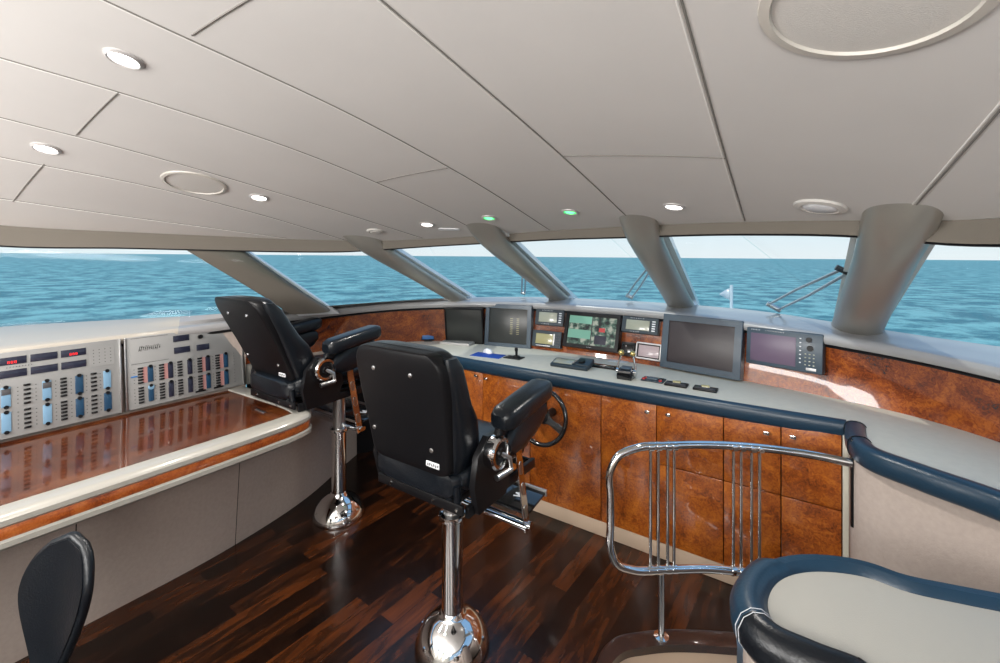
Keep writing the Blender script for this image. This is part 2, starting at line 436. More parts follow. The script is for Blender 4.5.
# valance between the ceiling and the head of the windows
bm = B(); loft(bm, [[Ccv(a) for a in ANG], [Ccv(a).lerp(Wcv(a), .5) for a in ANG], [Wcv(a) for a in ANG], [Wcv(a)+V((math.sin(a), math.cos(a), 0))*.10+V((0, 0, -.004)) for a in ANG]])
struct('trim_20', bm, 'valance')
bm = B(); tube(bm, [Ccv(a)+V((0, 0, -.002)) for a in ANG], .004, 6); struct('trim_21', bm, 'seam')
# sill: rounded moulding on the inside, flat top out to the glass
def out(a): return V((math.sin(a), math.cos(a), 0))
SA, SB = [a for a in ANG if a < -1.13], [a for a in ANG if a > -1.17]
for nm, AA, mm in (('trim_22', SA, 'sillport'), ('trim_23', SB, 'sill')):
    AA = list(AA)
    bm = B(); rows = []
    for f in ((0, -.055, .0), (-.022, -.05, 0), (-.032, -.035, 0), (-.032, -.02, 0), (-.022, -.004, 0), (.0, .004, 0), (.03, .006, 0)):
        rows.append([Tcv(a)+out(a)*f[0]+V((0, 0, f[1])) for a in AA])
    rows.append([Tcv(a).lerp(Gcv(a), .45)+V((0, 0, .002)) for a in AA])
    rows.append([Gcv(a) for a in AA]); rows.append([Gcv(a)+out(a)*.06+V((0, 0, -.01)) for a in AA])
    loft(bm, rows); struct(nm, bm, mm)
bm = B(); tube(bm, [Gcv(a)+V((0, 0, .005)) for a in ANG], .007, 6); struct('trim_24', bm, 'blk')
bm = B(); tube(bm, [Wcv(a)+out(a)*.012+V((0, 0, -.002)) for a in ANG], .006, 6); struct('trim_25', bm, 'blk')
bm = B(); tube(bm, [Tcv(a)+out(a)*-.004+V((0, 0, -.060)) for a in ANG], .009, 6); struct('trim_29', bm, 'blk') if False else struct('trim_52', bm, 'blk')  # black tube standing in for the shadow line under the sill nose
# dash face (burl) and the painted wall behind the port panels and aft
DA = [a for a in ANG if -1.02 < a < 1.75]
bm = B(); rows = [[Bcv(a).lerp(Tcv(a)+V((0, 0, -.05)), t)+out(a)*(.02*math.sin(PI*t)) for a in DA] for t in (0, .2, .4, .6, .8, 1)]
loft(bm, rows); dash = obj('instrument_dash', bm, 'burld'); tag(dash, 'glossy burl wood dash curving beneath the windscreen sill', 'dashboard')
WA = [a for a in ANG if a <= -.98]
bm = B(); loft(bm, [[V((Bcv(a).x, Bcv(a).y, 0)) for a in WA], [Tcv(a)+V((0, 0, -.05)) for a in WA]]); struct('wall_port', bm, 'taupe')
WA = [a for a in ANG if a >= 1.70]
bm = B(); loft(bm, [[V((Bcv(a).x, Bcv(a).y, 0)) for a in WA], [Tcv(a)+V((0, 0, -.05)) for a in WA]]); struct('wall_starboard', bm, 'taupe')
WA = [a for a in ANG if -1.0 <= a <= 1.72]
bm = B(); loft(bm, [[V((Bcv(a).x, Bcv(a).y, -.3))+out(a)*.03 for a in WA], [V((Bcv(a).x, Bcv(a).y, .87))+out(a)*.03 for a in WA]]); struct('trim_90', bm, 'blk')  # forward wall behind the consoles, hidden below the dash
bm = B(); box(bm, (-1.1, -3.03, 1.1), (5.6, .06, 2.9)); struct('wall_aft', bm, 'cream')
# pillars
def pillar(n, bpx, tpx, wb, wt, depth, m='pillar', flat=2.0, rot=0, ext=.35):
    b, a, _ = surf_hit(Gcv, Gcv, *bpx)
    d = ray(*tpx); t = .3
    while EYE+d.z*t < cz(d.x*t, d.y*t): t += .003
    tp = EYEP+d*t
    dirn = (tp-b).normalized()
    tan = (Gcv(a+.03)-Gcv(a-.03)); tan.z = 0; tan.normalize()
    tan = Matrix.Rotation(rot, 3, 'Z') @ tan
    nrm = dirn.cross(tan).normalized()
    if nrm.z > 0: nrm = -nrm
    rows = []
    L = (tp-b).length
    for s, w, off in ((-.05, wb, .1), (0, wb, .1), (.2, wb*.93, .1), (.5, (wb+wt)/2*.96, .1), (.75, wt, .12), (.85, wt*1.02, .08), (.93, wt*1.03, -.08), (1.0, wt*1.02, -.35), (1.07, wt, -.75), (1.12, wt*.97, -1.2), (1.18, wt*.9, -1.9)):
        c = b+dirn*(L*s)+nrm*0
        ring = []
        for k in range(28):
            an = 2*PI*k/28; cc, ss = math.cos(an), math.sin(an)
            x = math.copysign(abs(cc)**(2/flat), cc)*w/2; y = math.copysign(abs(ss)**(2/flat), ss)*depth/2
            ring.append(c+tan*x+nrm*(y+depth*off))
        rows.append(ring)
    bm = B(); loft(bm, rows, closed=True, caps=True)
    o = struct('trim_%d' % n, bm, m)
    # white outer mullion on the glass line
    bm = B(); rows = []
    for s in (-.16, .3, .6, .93):
        c = b+dirn*(L*s)-nrm*(depth*.34)
        rows.append([c+tan*x-nrm*y for x, y in ((-wb*.48, 0), (wb*.53, 0), (wb*.53, .03), (-wb*.48, .03))])
    loft(bm, rows, closed=True, caps=True); struct('trim_%d' % (n+10), bm, 'white')
    return a
PA = []
PA.append(pillar(26, (305, 306), (196, 237), .27, .27, .07, 'valance', 3.5, 0, .10))
PA.append(pillar(27, (458, 298), (355, 236), .165, .19, .09))
PA.append(pillar(28, (560, 298), (476, 224), .155, .18, .10))
PA.append(pillar(29, (681, 305), (634, 216), .185, .175, .11))
PA.append(pillar(30, (857, 322), (905, 206), .235, .185, .12))
# panes, one per opening
cut = [-2.55]+PA+[1.35, 2.55]
for i in range(len(cut)-1):
    AA = [cut[i]+(cut[i+1]-cut[i])*k/24 for k in range(25)]
    bm = B(); loft(bm, [[Gcv(a)+out(a)*.012 for a in AA], [Wcv(a)+out(a)*.03 for a in AA]])
    o = struct('window_%d' % (i+1), bm, 'glass'); solid(o, .006)
# roof above (shades the room from the sky)
bm = B(); rows = []
for x in xs:
    ym = yCs(x) if x > -3.3999 else -3
    rows.append([(x, -3.2+(ym+3.2)*j/24, cz(x, -3+(ym+3)*j/24)+.08) for j in range(25)])
loft(bm, rows); bmesh.ops.remove_doubles(bm, verts=bm.verts, dist=.0005); o = struct('trim_50', bm, 'white')
bm = B(); loft(bm, [[Wcv(a)+out(a)*.03+V((0, 0, .0)) for a in ANG], [Ccv(a)+out(a)*.02+V((0, 0, .08)) for a in ANG]]); struct('trim_51', bm, 'white')
# floor with the stairwell cut out of it
WELL = [P(px, py, 0) for px, py in ((596, 668), (604, 650), (618, 638), (640, 633.5), (665, 631), (700, 631.5), (736, 634))]
WELL = [V((p.x, p.y, 0)) for p in cr(WELL, 6)]
wl = [(p.x, p.y) for p in WELL]
A0, A1 = wl[0], wl[-1]
ring = [(A0[0]-.02, A0[1]-.5)]+wl+[(A1[0]+.6, A1[1]-.35), (A1[0]+.6, A0[1]-.5)]
outer = [(-3.2, -3.05), (-3.2, 3.1), (1.2, 3.1), (1.2, -3.05)]
bm = B()
ov = [bm.verts.new((x, y, 0)) for x, y in outer]; iv = [bm.verts.new((x, y, 0)) for x, y in ring]
es = [bm.edges.new((ov[i], ov[(i+1) % 4])) for i in range(4)]+[bm.edges.new((iv[i], iv[(i+1) % len(iv)])) for i in range(len(iv))]
bmesh.ops.triangle_fill(bm, use_beauty=True, edges=es)
cen = V((sum(p[0] for p in ring)/len(ring), sum(p[1] for p in ring)/len(ring), 0))
def inpoly(p, poly):
    c = False; n = len(poly)
    for i in range(n):
        x0, y0 = poly[i]; x1, y1 = poly[(i+1) % n]
        if (y0 > p[1]) != (y1 > p[1]) and p[0] < (x1-x0)*(p[1]-y0)/(y1-y0)+x0: c = not c
    return c
bad = [f for f in bm.faces if inpoly(f.calc_center_median(), ring)]
bmesh.ops.delete(bm, geom=bad, context='FACES')
struct('floor', bm, 'floor', smooth=False)
wpath = [V((x, y, 0)) for x, y in wl]
# dark wooden curb round the stairwell, risers and treads below it
bm = B(); tube(bm, [p+V((0, 0, -.002)) for p in wpath], .007, 8); struct('trim_60', bm, 'rimw')
ctr = V((A1[0]+.15, A0[1]-.45, 0))
def inset(s, z): return [V((p.x+(ctr.x-p.x)*s, p.y+(ctr.y-p.y)*s, z)) for p in wpath]
bm = B(); loft(bm, [inset(0, .004), inset(.035, .006), inset(.08, .002), inset(.08, -.030), inset(.065, -.032)]); struct('trim_61', bm, 'rimw')
bm = B(); loft(bm, [inset(.065, -.032), inset(.065, -.24), inset(.36, -.24), inset(.36, -.45), inset(.6, -.45), inset(.6, -.66), inset(.95, -.66)]); struct('trim_63', bm, 'kick')
bm = B(); box(bm, (ctr.x, ctr.y, -.8), (2.6, 2.6, .04)); struct('trim_64', bm, 'rimw')
# sea, deck and bow staff outside
bm = B()
R = 40000; n = 48
rs = [0, 20, 60, 200, 700, 2500, 9000, R]
rows = []
prev = [bm.verts.new((0, 0, 0))]
c0 = prev[0]; rr_ = []
for r in rs[1:]: rr_.append([bm.verts.new((r*math.cos(2*PI*k/n), r*math.sin(2*PI*k/n), 0)) for k in range(n)])
for k in range(n): bm.faces.new((c0, rr_[0][k], rr_[0][(k+1) % n]))
for a, b in zip(rr_, rr_[1:]):
    for k in range(n): bm.faces.new((a[k], b[k], b[(k+1) % n], a[(k+1) % n]))
sea = obj('sea', bm, 'sea'); sea['kind'] = 'stuff'
tag(sea, 'calm turquoise sea stretching to the horizon beyond the windows', 'sea', kind='stuff')
sea.location = (0, 0, -6.5)
# the boat heels a touch: the sea is tilted about the line of sight by less than half a degree
sea.rotation_mode = 'AXIS_ANGLE'; sea.rotation_axis_angle = (math.radians(.43), -sn, cs, 0)
bm = B()
dk = [(-4.1, -4), (-4.1, 2.6), (-3.4, 5), (-2.2, 8), (-1.1, 10), (0, 8), (1.2, 5), (1.9, 2.6), (1.9, -4)]
prism(bm, dk, -.62, -.50); struct('trim_70', bm, 'white', smooth=False)
bm = B(); prism(bm, [(x*.97-.03, min(y, 9.9)) for x, y in dk], -7, -.62); struct('trim_71', bm, 'white', smooth=False)
st = PD(731.5, 285, 8.3); base = V((st.x, st.y, -.5))
t = thing('bow_staff', 'white staff with small triangular pennant standing at the bow', 'flagstaff', base)
bm = B(); cyl(bm, (0, 0, 0), (0, 0, st.z+.5), .030, 10); obj('staff', bm, 'white', t)
bm = B(); h = st.z+.5
r = V((cs, sn, 0))*-1
rows = []
for k in range(9):
    s = k/8; w = V((-sn, cs, 0))*(.02*math.sin(s*5))
    cc = r*(.03+.20*s)+w; hh = .10*(1-s)+.012
    rows.append([cc+V((0, 0, h-.17+hh)), cc+V((0, 0, h-.17-hh))])
loft(bm, rows); o = obj('pennant', bm, 'white', t); solid(o, .006, 0)
# wipers outside the windscreen
def wiper(label, a, b, sep, blade=None):
    A, aa, _ = surf_hit(Gcv, Gcv, *a); Bq, _, _ = surf_hit(Gcv, Wcv, *b)
    n = V((math.sin(aa), math.cos(aa), .8)).normalized()
    A = A+n*.05+V((0, 0, .0)); Bq = Bq+n*.05
    t = thing('windscreen_wiper', label, 'wiper', A, group=None)
    d = Bq-A; side = d.cross(n).normalized()
    for s in (-1, 1):
        bm = B(); tube(bm, [side*sep*s+V((0, 0, 0)), d*.5+side*sep*s*1.0, d+side*sep*s*.45], .007, 8); obj('wiper_arm', bm, 'steel', t)
    bm = B(); cyl(bm, side*-sep*1.4, side*sep*1.4, .016, 10); obj('pivot', bm, 'steel', t)
    bm = B(); cyl(bm, d+side*-.035, d+side*.035, .012, 8); obj('linkage', bm, 'blk', t)
    if blade:
        C2, _, _ = surf_hit(Gcv, Wcv, *blade)
        C2 = C2+n*.03-A
        bm = B(); tube(bm, [d, d.lerp(C2, .5)-n*.01, C2], .009, 6); obj('blade', bm, 'blk', t)
wiper('long twin-arm wiper crossing the pane left of the broad starboard pillar', (772, 307), (842, 279), .030)
wiper('twin-arm wiper leaning against the base of the centre pillar', (628, 299), (648, 273), .020)
wiper('short upright wiper seen behind the third pillar base', (522, 296), (523, 272), .014)
# ================================================================== CEILING FITTINGS
def chit(px, py):
    d = ray(px, py); t = .3
    while EYE+d.z*t < cz(d.x*t, d.y*t): t += .002
    return EYEP+d*t
def cframe(q):
    n = V((-(2*.083*(q.x+1.1)), -.196, -1)).normalized()     # points down into the room
    x = V((1, 0, 0)); x = (x-n*x.dot(n)).normalized(); y = n.cross(x)
    return Matrix.Translation(q) @ Matrix((x, y, n)).transposed().to_4x4()
DOWN = [(124, 58), (46, 148), (259, 197), (427, 224), (674, 206)]
LL = ['recessed ceiling downlight nearest the camera at upper left', 'recessed downlight near the left edge, over the port windows', 'small recessed downlight right of the flush round speaker', 'recessed downlight between the second and third pillars', 'recessed white downlight just right of the centre pillar head']
def down(px, py, label, lens, r=.039, grp=None):
    t = thing('ceiling_downlight', label, 'ceiling light', group=grp, matrix=cframe(chit(px, py)))
    bm = B(); lathe(bm, [(r*.80, -.004), (r*.80, .006), (r*.9, .009), (r*1.08, .004), (r*1.1, -.004)], 32); obj('trim_ring', bm, 'silver2', t)
    bm = B(); lathe(bm, [(0, .003), (r*.5, .004), (r*.80, .002)], 32); obj('lens', bm, lens, t)
    return t
for (px, py), l in zip(DOWN, LL): down(px, py, l, 'lamp')
for (px, py), l in zip(((489, 217.5), (570, 211.5)), ('green glowing downlight left of the two, near the third pillar head', 'green glowing downlight right of the two, left of the centre pillar')):
    t = down(px, py, l, 'lampg'); bm = B(); lathe(bm, [(0, .0065), (.02, .0065), (.024, .004)], 20); obj('bulb', bm, 'lampgw', t)
def grille(px, py, r, label, name, ri, cat='speaker', screws=0):
    t = thing(name, label, cat, matrix=cframe(chit(px, py)))
    bm = B(); lathe(bm, [(ri, .002), (ri+.002, .008), (r*.97, .006), (r, -.002)], 48); obj('rim', bm, 'trimring', t)
    bm = B(); lathe(bm, [(0, .004), (ri*.6, .005), (ri, .003)], 48); obj('grille', bm, 'grille', t)
    return t
grille(195, 183, .125, 'flush round ceiling speaker with pale cloth grille above the port windows', 'ceiling_speaker', .108)
grille(869, 1, .132, 'large round ceiling speaker grille with wide rim at top right', 'ceiling_speaker', .112)
def detector(px, py, r, label):
    t = thing('smoke_detector', label, 'detector', matrix=cframe(chit(px, py)))
    bm = B(); lathe(bm, [(0, .012), (r*.5, .013), (r*.62, .008)], 32); obj('cover', bm, 'whitep' if r > .06 else 'grille', t)
    bm = B(); lathe(bm, [(r*.60, .005), (r*.72, .011), (r*.95, .008), (r, -.002)], 32); obj('base_ring', bm, 'grille', t)
detector(375, 231, .05, 'small round grey ceiling fitting left of the second pillar head')
detector(820, 206, .072, 'round white ceiling fitting with raised rim left of the broad starboard pillar')
t = thing('ceiling_glint', 'slim white strip shaped as a bright reflection on the ceiling between downlight and third pillar', 'ceiling light', matrix=cframe(chit(449, 229)))
bm = B(); pl = rounded_rect(.13, .035, .017); prism(bm, pl, -.001, .006); xf(bm.verts, Matrix.Rotation(-.6, 4, 'Z')); obj('glint_strip', bm, 'whitep', t)  # bright reflection on the ceiling modelled as a white strip
# ================================================================== PORT CONSOLE
# lower panel
TF = V((-2.40, 0, 0))
base = [(-2.56, -3), (-2.56, -1), (-2.56, .5), (-2.59, 1.18), (-2.70, 1.68), (-2.86, 2.05), (-3.0, 2.38)]
basec = cr([(x, y, 0) for x, y in base], 10)
topc = cr([(-2.47, -3, .64), (-2.47, -1, .64), (-2.47, .5, .64), (-2.52, 1.18, .64), (-2.71, 1.68, .735), (-2.88, 2.05, .80), (-3.0, 2.38, .80)], 10)
segs = []
def yseg(y0, y1):
    A = [p for p in basec if y0-.001 <= p.y <= y1+.001]; return A
def interp(c, y):
    for a, b in zip(c, c[1:]):
        if a.y <= y <= b.y:
            return a.lerp(b, (y-a.y)/max(1e-6, b.y-a.y))
    return c[-1]
t = thing('port_console_cabinet', 'long taupe upholstered cabinet under the port instrument desk', 'cabinet', (-2.56, .5, 0))
ys = [-3, -1.2, -.4, .52, 1.19, 2.38]
for a, b in zip(ys, ys[1:]):
    n_ = 14; yy = [a+.002+(b-a-.004)*k/n_ for k in range(n_+1)]
    bm = B(); loft(bm, [[interp(basec, y)-V((-2.56, .5, 0)) for y in yy], [interp(topc, y)-V((-2.56, .5, 0)) for y in yy]])
    o = obj('panel', bm, 'taupe', t)
bm = B(); loft(bm, [[interp(basec, -3+5.3*k/40)-V((-2.56+.02, .5, 0)) for k in range(41)], [interp(topc, -3+5.3*k/40)-V((-2.56+.02, .5, 0)) for k in range(41)]]); obj('carcass', bm, 'blk', t)
# desk top: cream rounded nosing, burl band, cream lower nosing, glossy burl inset
def desk_outline(off, z, ex=0):
    # front edge offset outwards by off, forward end rounded
    p = [(-2.165+off, -3), (-2.165+off, -1), (-2.165+off, .2), (-2.165+off, .72), (-2.175+off, 1.18)]
    c = (-2.395+off, 1.25)
    q = [(-2.185+off, 1.31), (-2.215+off*.8, 1.40+off*.5), (-2.29+off*.4, 1.45+off*.9), (-2.40, 1.468+off), (-2.72, 1.465+off), (-3.04, 1.455+off)]
    return [V((x, y, z)) for x, y in cr([(x, y, 0) for x, y in p+q], 6) for z in (z,)] if False else [V((v.x, v.y, z)) for v in cr([(x, y, 0) for x, y in p+q], 6)]
t = thing('port_instrument_desk', 'glossy burl desk top with cream rounded edge below the switch panels', 'desk', (-2.7, .5, .74))
O = V((2.7, -.5, -.74))
def ring_rows(prof): return [[p+O for p in desk_outline(o_, z)] for o_, z in prof]
bm = B(); loft(bm, ring_rows([(-.105, .738), (-.10, .745), (-.03, .748), (-.008, .742), (0.002, .73), (.002, .712), (-.006, .704)])); obj('upper_edge', bm, 'cream', t)
bm = B(); loft(bm, ring_rows([(-.006, .704), (-.004, .700), (-.004, .668), (-.006, .664)])); obj('wood_band', bm, 'edgew', t)
bm = B(); loft(bm, ring_rows([(-.006, .664), (.004, .658), (.004, .640), (-.008, .628), (-.08, .622), (-.22, .622)])); obj('lower_edge', bm, 'cream', t)
dl = desk_outline(-.105, .739)
bm = B(); vs_ = [bm.verts.new(p+O) for p in dl]+[bm.verts.new(V((-3.06, -3, .739))+O)]; 
bm.faces.new(vs_); bmesh.ops.triangulate(bm, faces=bm.faces); obj('burl_inlay', bm, 'burlt', t, smooth=False)
bm = B(); box(bm, V((-2.55, 1.385, .7415))+O, (.13, .022, .006), .002, rot=(0, 0, -.1)); obj('steel_strip', bm, 'chrome', t)
bm = B(); box(bm, V((-2.80, 1.40, .7415))+O, (.16, .012, .005), .002, rot=(0, 0, -.1)); obj('steel_strip', bm, 'steel', t)
bm = B(); box(bm, V((-2.48, 1.27, .7415))+O, (.10, .014, .005), .002, rot=(0, 0, 0)); obj('steel_strip', bm, 'steel', t)
# sloping switch panels
XP = -3.045; LEAN = .10          # x of the foot of the panels, run per metre of rise
def pp(px, py):                  # pixel -> (y, z) on the panel plane x = XP - LEAN*(z-.76)
    d = ray(px, py); t_ = XP/d.x
    for _ in range(8):
        z = EYE+d.z*t_; t_ = (XP-LEAN*(z-.76))/d.x
    return d.y*t_, EYE+d.z*t_
def switchboard(y0, y1, label, rows, logo, group=None):
    ay = math.atan(LEAN)
    X = V((0, 1, 0)); N = V((math.cos(ay), 0, math.sin(ay))); Y = N.cross(X)*-1
    Y = V((-math.sin(ay), 0, math.cos(ay)))
    mtx = Matrix.Translation((XP, y0, .755)) @ Matrix((X, Y, N)).transposed().to_4x4()
    t = thing('switch_panel', label, 'switch panel', matrix=mtx)
    W = y1-y0; Hh = .395
    bm = B(); box(bm, (W/2, Hh/2, .006), (W-.012, Hh, .016), .003); obj('face_plate', bm, 'silver', t)
    for s in (.008, W-.008):
        bm = B(); box(bm, (s, Hh/2, .012), (.010, Hh, .02), .002); obj('edge_rail', bm, 'steel', t)
    def L(px, py):
        y, z = pp(px, py); return y-y0, (z-.755)/math.cos(ay)
    def rect(name, m, x0, y0_, x1, y1_, h=.018, dz=.004, bev=.001, parent=None):
        bm = B(); box(bm, ((x0+x1)/2, (y0_+y1_)/2, h-dz/2), (abs(x1-x0), abs(y1_-y0_), dz), bev); return obj(name, bm, m, parent or t)
    rows(t, L, rect, W, Hh)
    return t
def glyphs(t, x0, x1, y, h, n_, m, name='lettering', z=.0150, slant=.25):
    # tiny strokes like the unreadable script on the photograph
    rnd = random.Random(int(x0*1000)+n_)
    bm = B(); w = (x1-x0)/n_
    for k in range(n_):
        cx = x0+w*(k+.5); hh = h*rnd.uniform(.6, 1.05)
        box(bm, (cx, y, z), (w*.22, hh, .001), rot=(0, 0, -slant))
        if rnd.random() < .8: box(bm, (cx+w*.12, y+hh*.25*rnd.choice((-1, 0, 1)), z), (w*.55, h*.12, .001), rot=(0, 0, rnd.uniform(-.2, .3)))
    return obj(name, bm, m, t, smooth=False)
_mesh = {}
def inst(name, key, mk, m, parent, loc, scale=(1, 1, 1)):
    if key not in _mesh:
        o = obj(name, mk(), m, parent); _mesh[key] = o.data
    else: o = link(name, _mesh[key], parent)
    o.location = loc; o.scale = scale; return o
def toggle_bm():
    bm = B(); box(bm, (0, 0, .0), (.026, .0115, .008), .002); box(bm, (-.006, .0, .006), (.010, .007, .008), .002); return bm
def dots_bm():
    bm = B()
    for k in range(5): cyl(bm, (0, -.046+.023*k, -.001), (0, -.046+.023*k, .0015), .0026, 8)
    return bm
def strip_part(t, x, y, w, h, col, knobs):
    bm = B(); box(bm, (x, y, .0165), (w, h, .005), .003); o = obj('selector_strip', bm, col, t)
    for s in knobs:
        bm = B(); cyl(bm, (x, y+s*h*.5, .016), (x, y+s*h*.5, .024), .0085, 12); obj('screw_cap', bm, 'blk', o)
def rows1(t, L, rect, W, Hh):
    # displays
    for r_, (ya, yb, zz) in enumerate(((.372, .337, 0), (.312, .277, 0))):
        for k, xc in enumerate((.035, .150, .265, .382, .488, .594)):
            ww = .094
            d = rect('digital_display', 'disp', xc-ww/2, ya, xc+ww/2, yb, parent=t)
            if r_ == 0 and k in (1, 3, 5):
                bm = B()
                for q in range(3):
                    for dy in (-.005, 0, .005): box(bm, (xc-.012+.011*q, ya-.024+dy, .0185), (.006, .0013, .001))
                    for dx in (-.003, .003): box(bm, (xc-.012+.011*q+dx, ya-.024, .0185), (.0013, .010, .001))
                obj('digits', bm, 'red', d, smooth=False)
    glyphs(t, .36, .45, .3245, .007, 9, 'dot')
    # printed schedule sheet at the forward end
    bm = B(); box(bm, (.705, .318, .0148), (.10, .10, .0012)); obj('legend_plate', bm, 'silver', t)
    bm = B()
    for q in range(4):
        for s in range(5): cyl(bm, (.670+.023*q, .285+.017*s, .015), (.670+.023*q, .285+.017*s, .0165), .0024, 6)
    obj('legend_dots', bm, 'dot', t)
    for r_, yc in enumerate((.190, .075)):
        for k, xc in enumerate((.09, .225, .36, .495, .612, .722)):
            col = ['bluef', 'bluef', 'bluef', 'bluef', 'dblue', 'bluef' if r_ == 0 else 'dblue'][k]
            strip_part(t, xc, yc, .032, .092, col, (-1, 1))
            if r_ == 0 and k < 4:
                bm = B(); box(bm, (xc, yc+.024, .0200), (.030, .028, .002), .002); obj('strip_dark_plate', bm, 'dot', t)  # charcoal plate on the upper part of the strip
        for k, xc in enumerate((.033, .158, .292, .428, .554, .668)):
            n_ = (4, 4, 5, 5, 6, 5)[k]
            for q in range(n_): inst('toggle_switch', 'tog', toggle_bm, 'blk', t, (xc, yc-.042+.084*q/(n_-1), .017), (.9, .85, 1))
        for k, xc in enumerate((.058, .124, .186, .262, .322, .398, .458, .526, .582, .640, .694)):
            inst('indicator_row', 'dots', dots_bm, 'dot', t, (xc, yc, .0145), (1, .8, 1))
def rows2(t, L, rect, W, Hh):
    def R(name, m, a, b, c, d, **k):
        # pixel corners in the enlarged crop of this panel
        f = lambda x, y: L(120+x*.12, 325+y*.12)
        x0, y0_ = f(a, b); x1, y1_ = f(c, d)
        return rect(name, m, x0, y0_, x1, y1_, **k)
    f = lambda x, y: L(120+x*.12, 325+y*.12)
    for a in ((432, 97, 568, 122), (440, 190, 576, 222), (628, 172, 734, 195)): 
        x0, _ = f(a[0], a[1]); x1, _ = f(a[2], a[3]); _, yc = f((a[0]+a[2])/2, (a[1]+a[3])/2+0)
        rect('digital_display', 'disp', x0, yc+.018, x1, yc-.018)
    x, y = f(658, 97); bm = B(); cyl(bm, (x, y, .014), (x, y, .026), .013, 16); obj('rotary_knob', bm, 'blk', t)
    x0, y0_ = f(145, 200); x1, _ = f(330, 190); glyphs(t, x0, x1, y0_, .030, 11, 'blk', 'panel_script')
    # thin engraved lines
    bm = B(); x0, y0_ = f(80, 118); x1, _ = f(390, 100); box(bm, ((x0+x1)/2, y0_, .0145), (x1-x0, .0022, .001)); box(bm, ((x0+x1)/2, .245, .0145), (x1-x0, .0022, .001)); obj('engraved_line', bm, 'dot', t)
    cols = [(245, 390), (412, 365), (572, 340), (722, 310), (872, 300)]
    xs2 = [f(a, b)[0] for a, b in cols]
    sw = [f(a, b)[0] for a, b in ((163, 400), (338, 375), (490, 350), (655, 320), (803, 300))]
    dt = [f(a, b)[0] for a, b in ((110, 400), (285, 380), (450, 350), (610, 340), (765, 300), (945, 380))]
    pk = [f(a, b)[0] for a, b in ((203, 390), (378, 365), (695, 310), (840, 300))]
    for r_, yc in enumerate((.178, .070)):
        for k, x in enumerate(xs2):
            m_ = (['dblue', 'disp', 'disp', 'disp', 'dblue'], ['dblue', 'disp', 'disp', 'dblue', 'dblue'])[r_][k]
            strip_part(t, x, yc, .026, .088, m_, (1,))
        for k, x in enumerate(sw):
            for q in range(6): inst('toggle_switch', 'tog', toggle_bm, 'blk', t, (x, yc-.040+.080*q/5, .017), (.95, .8, 1))
        for x in dt: inst('indicator_row', 'dots', dots_bm, 'dot', t, (x, yc, .0145), (1, .8, 1))
    for k, x in enumerate(pk):
        for yc in (.178, .070) if k > 1 else (.178,):
            bm = B(); box(bm, (x-.002, yc, .0145), (.022, .088, .001)); obj('pink_backing', bm, 'pink', t)
    for x, y, w in ((110, 432, .03),): 
        a, b = f(x, y); bm = B(); box(bm, (a, b, .016), (w, .008, .003), .001); obj('marker', bm, 'bluep', t)
    a, b = f(252, 515); bm = B(); lathe(bm, [(0, .006), (.012, .005), (.016, 0)], 16, (a, b, .018)); obj('indicator_lamp', bm, 'bluef', t)
    for x, y in ((662, 548), (812, 515)):
        a, b = f(x, y); bm = B(); box(bm, (a, b, .018), (.055, .010, .008), .002); obj('lever_switch', bm, 'blk', t)
switchboard(.035, .822, 'aft silver switch panel with two rows of digital displays and blue strips', rows1, None)
switchboard(.828, 1.455, 'forward silver switch panel with script lettering and pink backed switch columns', rows2, None)
bm = B(); box(bm, (-3.085, 1.54, .96), (.03, .165, .44), .004); struct('trim_81', bm, 'cream')
bm = B(); box(bm, (-3.09, -1.45, .955), (.03, 2.95, .41), .004); o = struct('trim_80', bm, 'silver')
# ================================================================== MAIN CONSOLE
WZ = .88
# front (inner) edge of the worktop, port to starboard
front = [(-2.90, 1.62), (-2.89, 1.85), (-2.80, 2.12), (-2.52, 2.36), (-2.2, 2.43), (-1.9, 2.425), (-1.4, 2.42), (-.8, 2.425), (-.3, 2.43), (.05, 2.44), (.165, 2.445)]
frontS = [(.195, 2.40), (.19, 2.22), (.215, 2.12), (.33, 2.03), (.49, 1.93), (.62, 1.80), (.72, 1.60), (.78, 1.30), (.80, .9), (.81, 0), (.81, -3)]
fA = cr([(x, y, 0) for x, y in front], 8); fB = cr([(x, y, 0) for x, y in frontS], 8)
back = [Bcv(a) for a in ANG if -.94 < a < 2.5]
t = thing('main_worktop', 'long pale beige worktop curving under the instrument dash', 'worktop', (-1.1, 2.7, WZ))
O = V((1.1, -2.7, -WZ))
bm = B()
poly = [V((p.x, p.y, WZ))+O for p in fA+fB]+[V((p.x, p.y, WZ))+O for p in reversed(back)]+[V((-3.02, 1.60, WZ))+O]
vs_ = [bm.verts.new(p) for p in poly]; f = bm.faces.new(vs_)
r_ = bmesh.ops.extrude_face_region(bm, geom=[f]); xf([v for v in r_['geom'] if isinstance(v, bmesh.types.BMVert)], Matrix.Translation((0, 0, -.04)))
bmesh.ops.triangulate(bm, faces=bm.faces); obj('top_surface', bm, 'top', t, smooth=False)
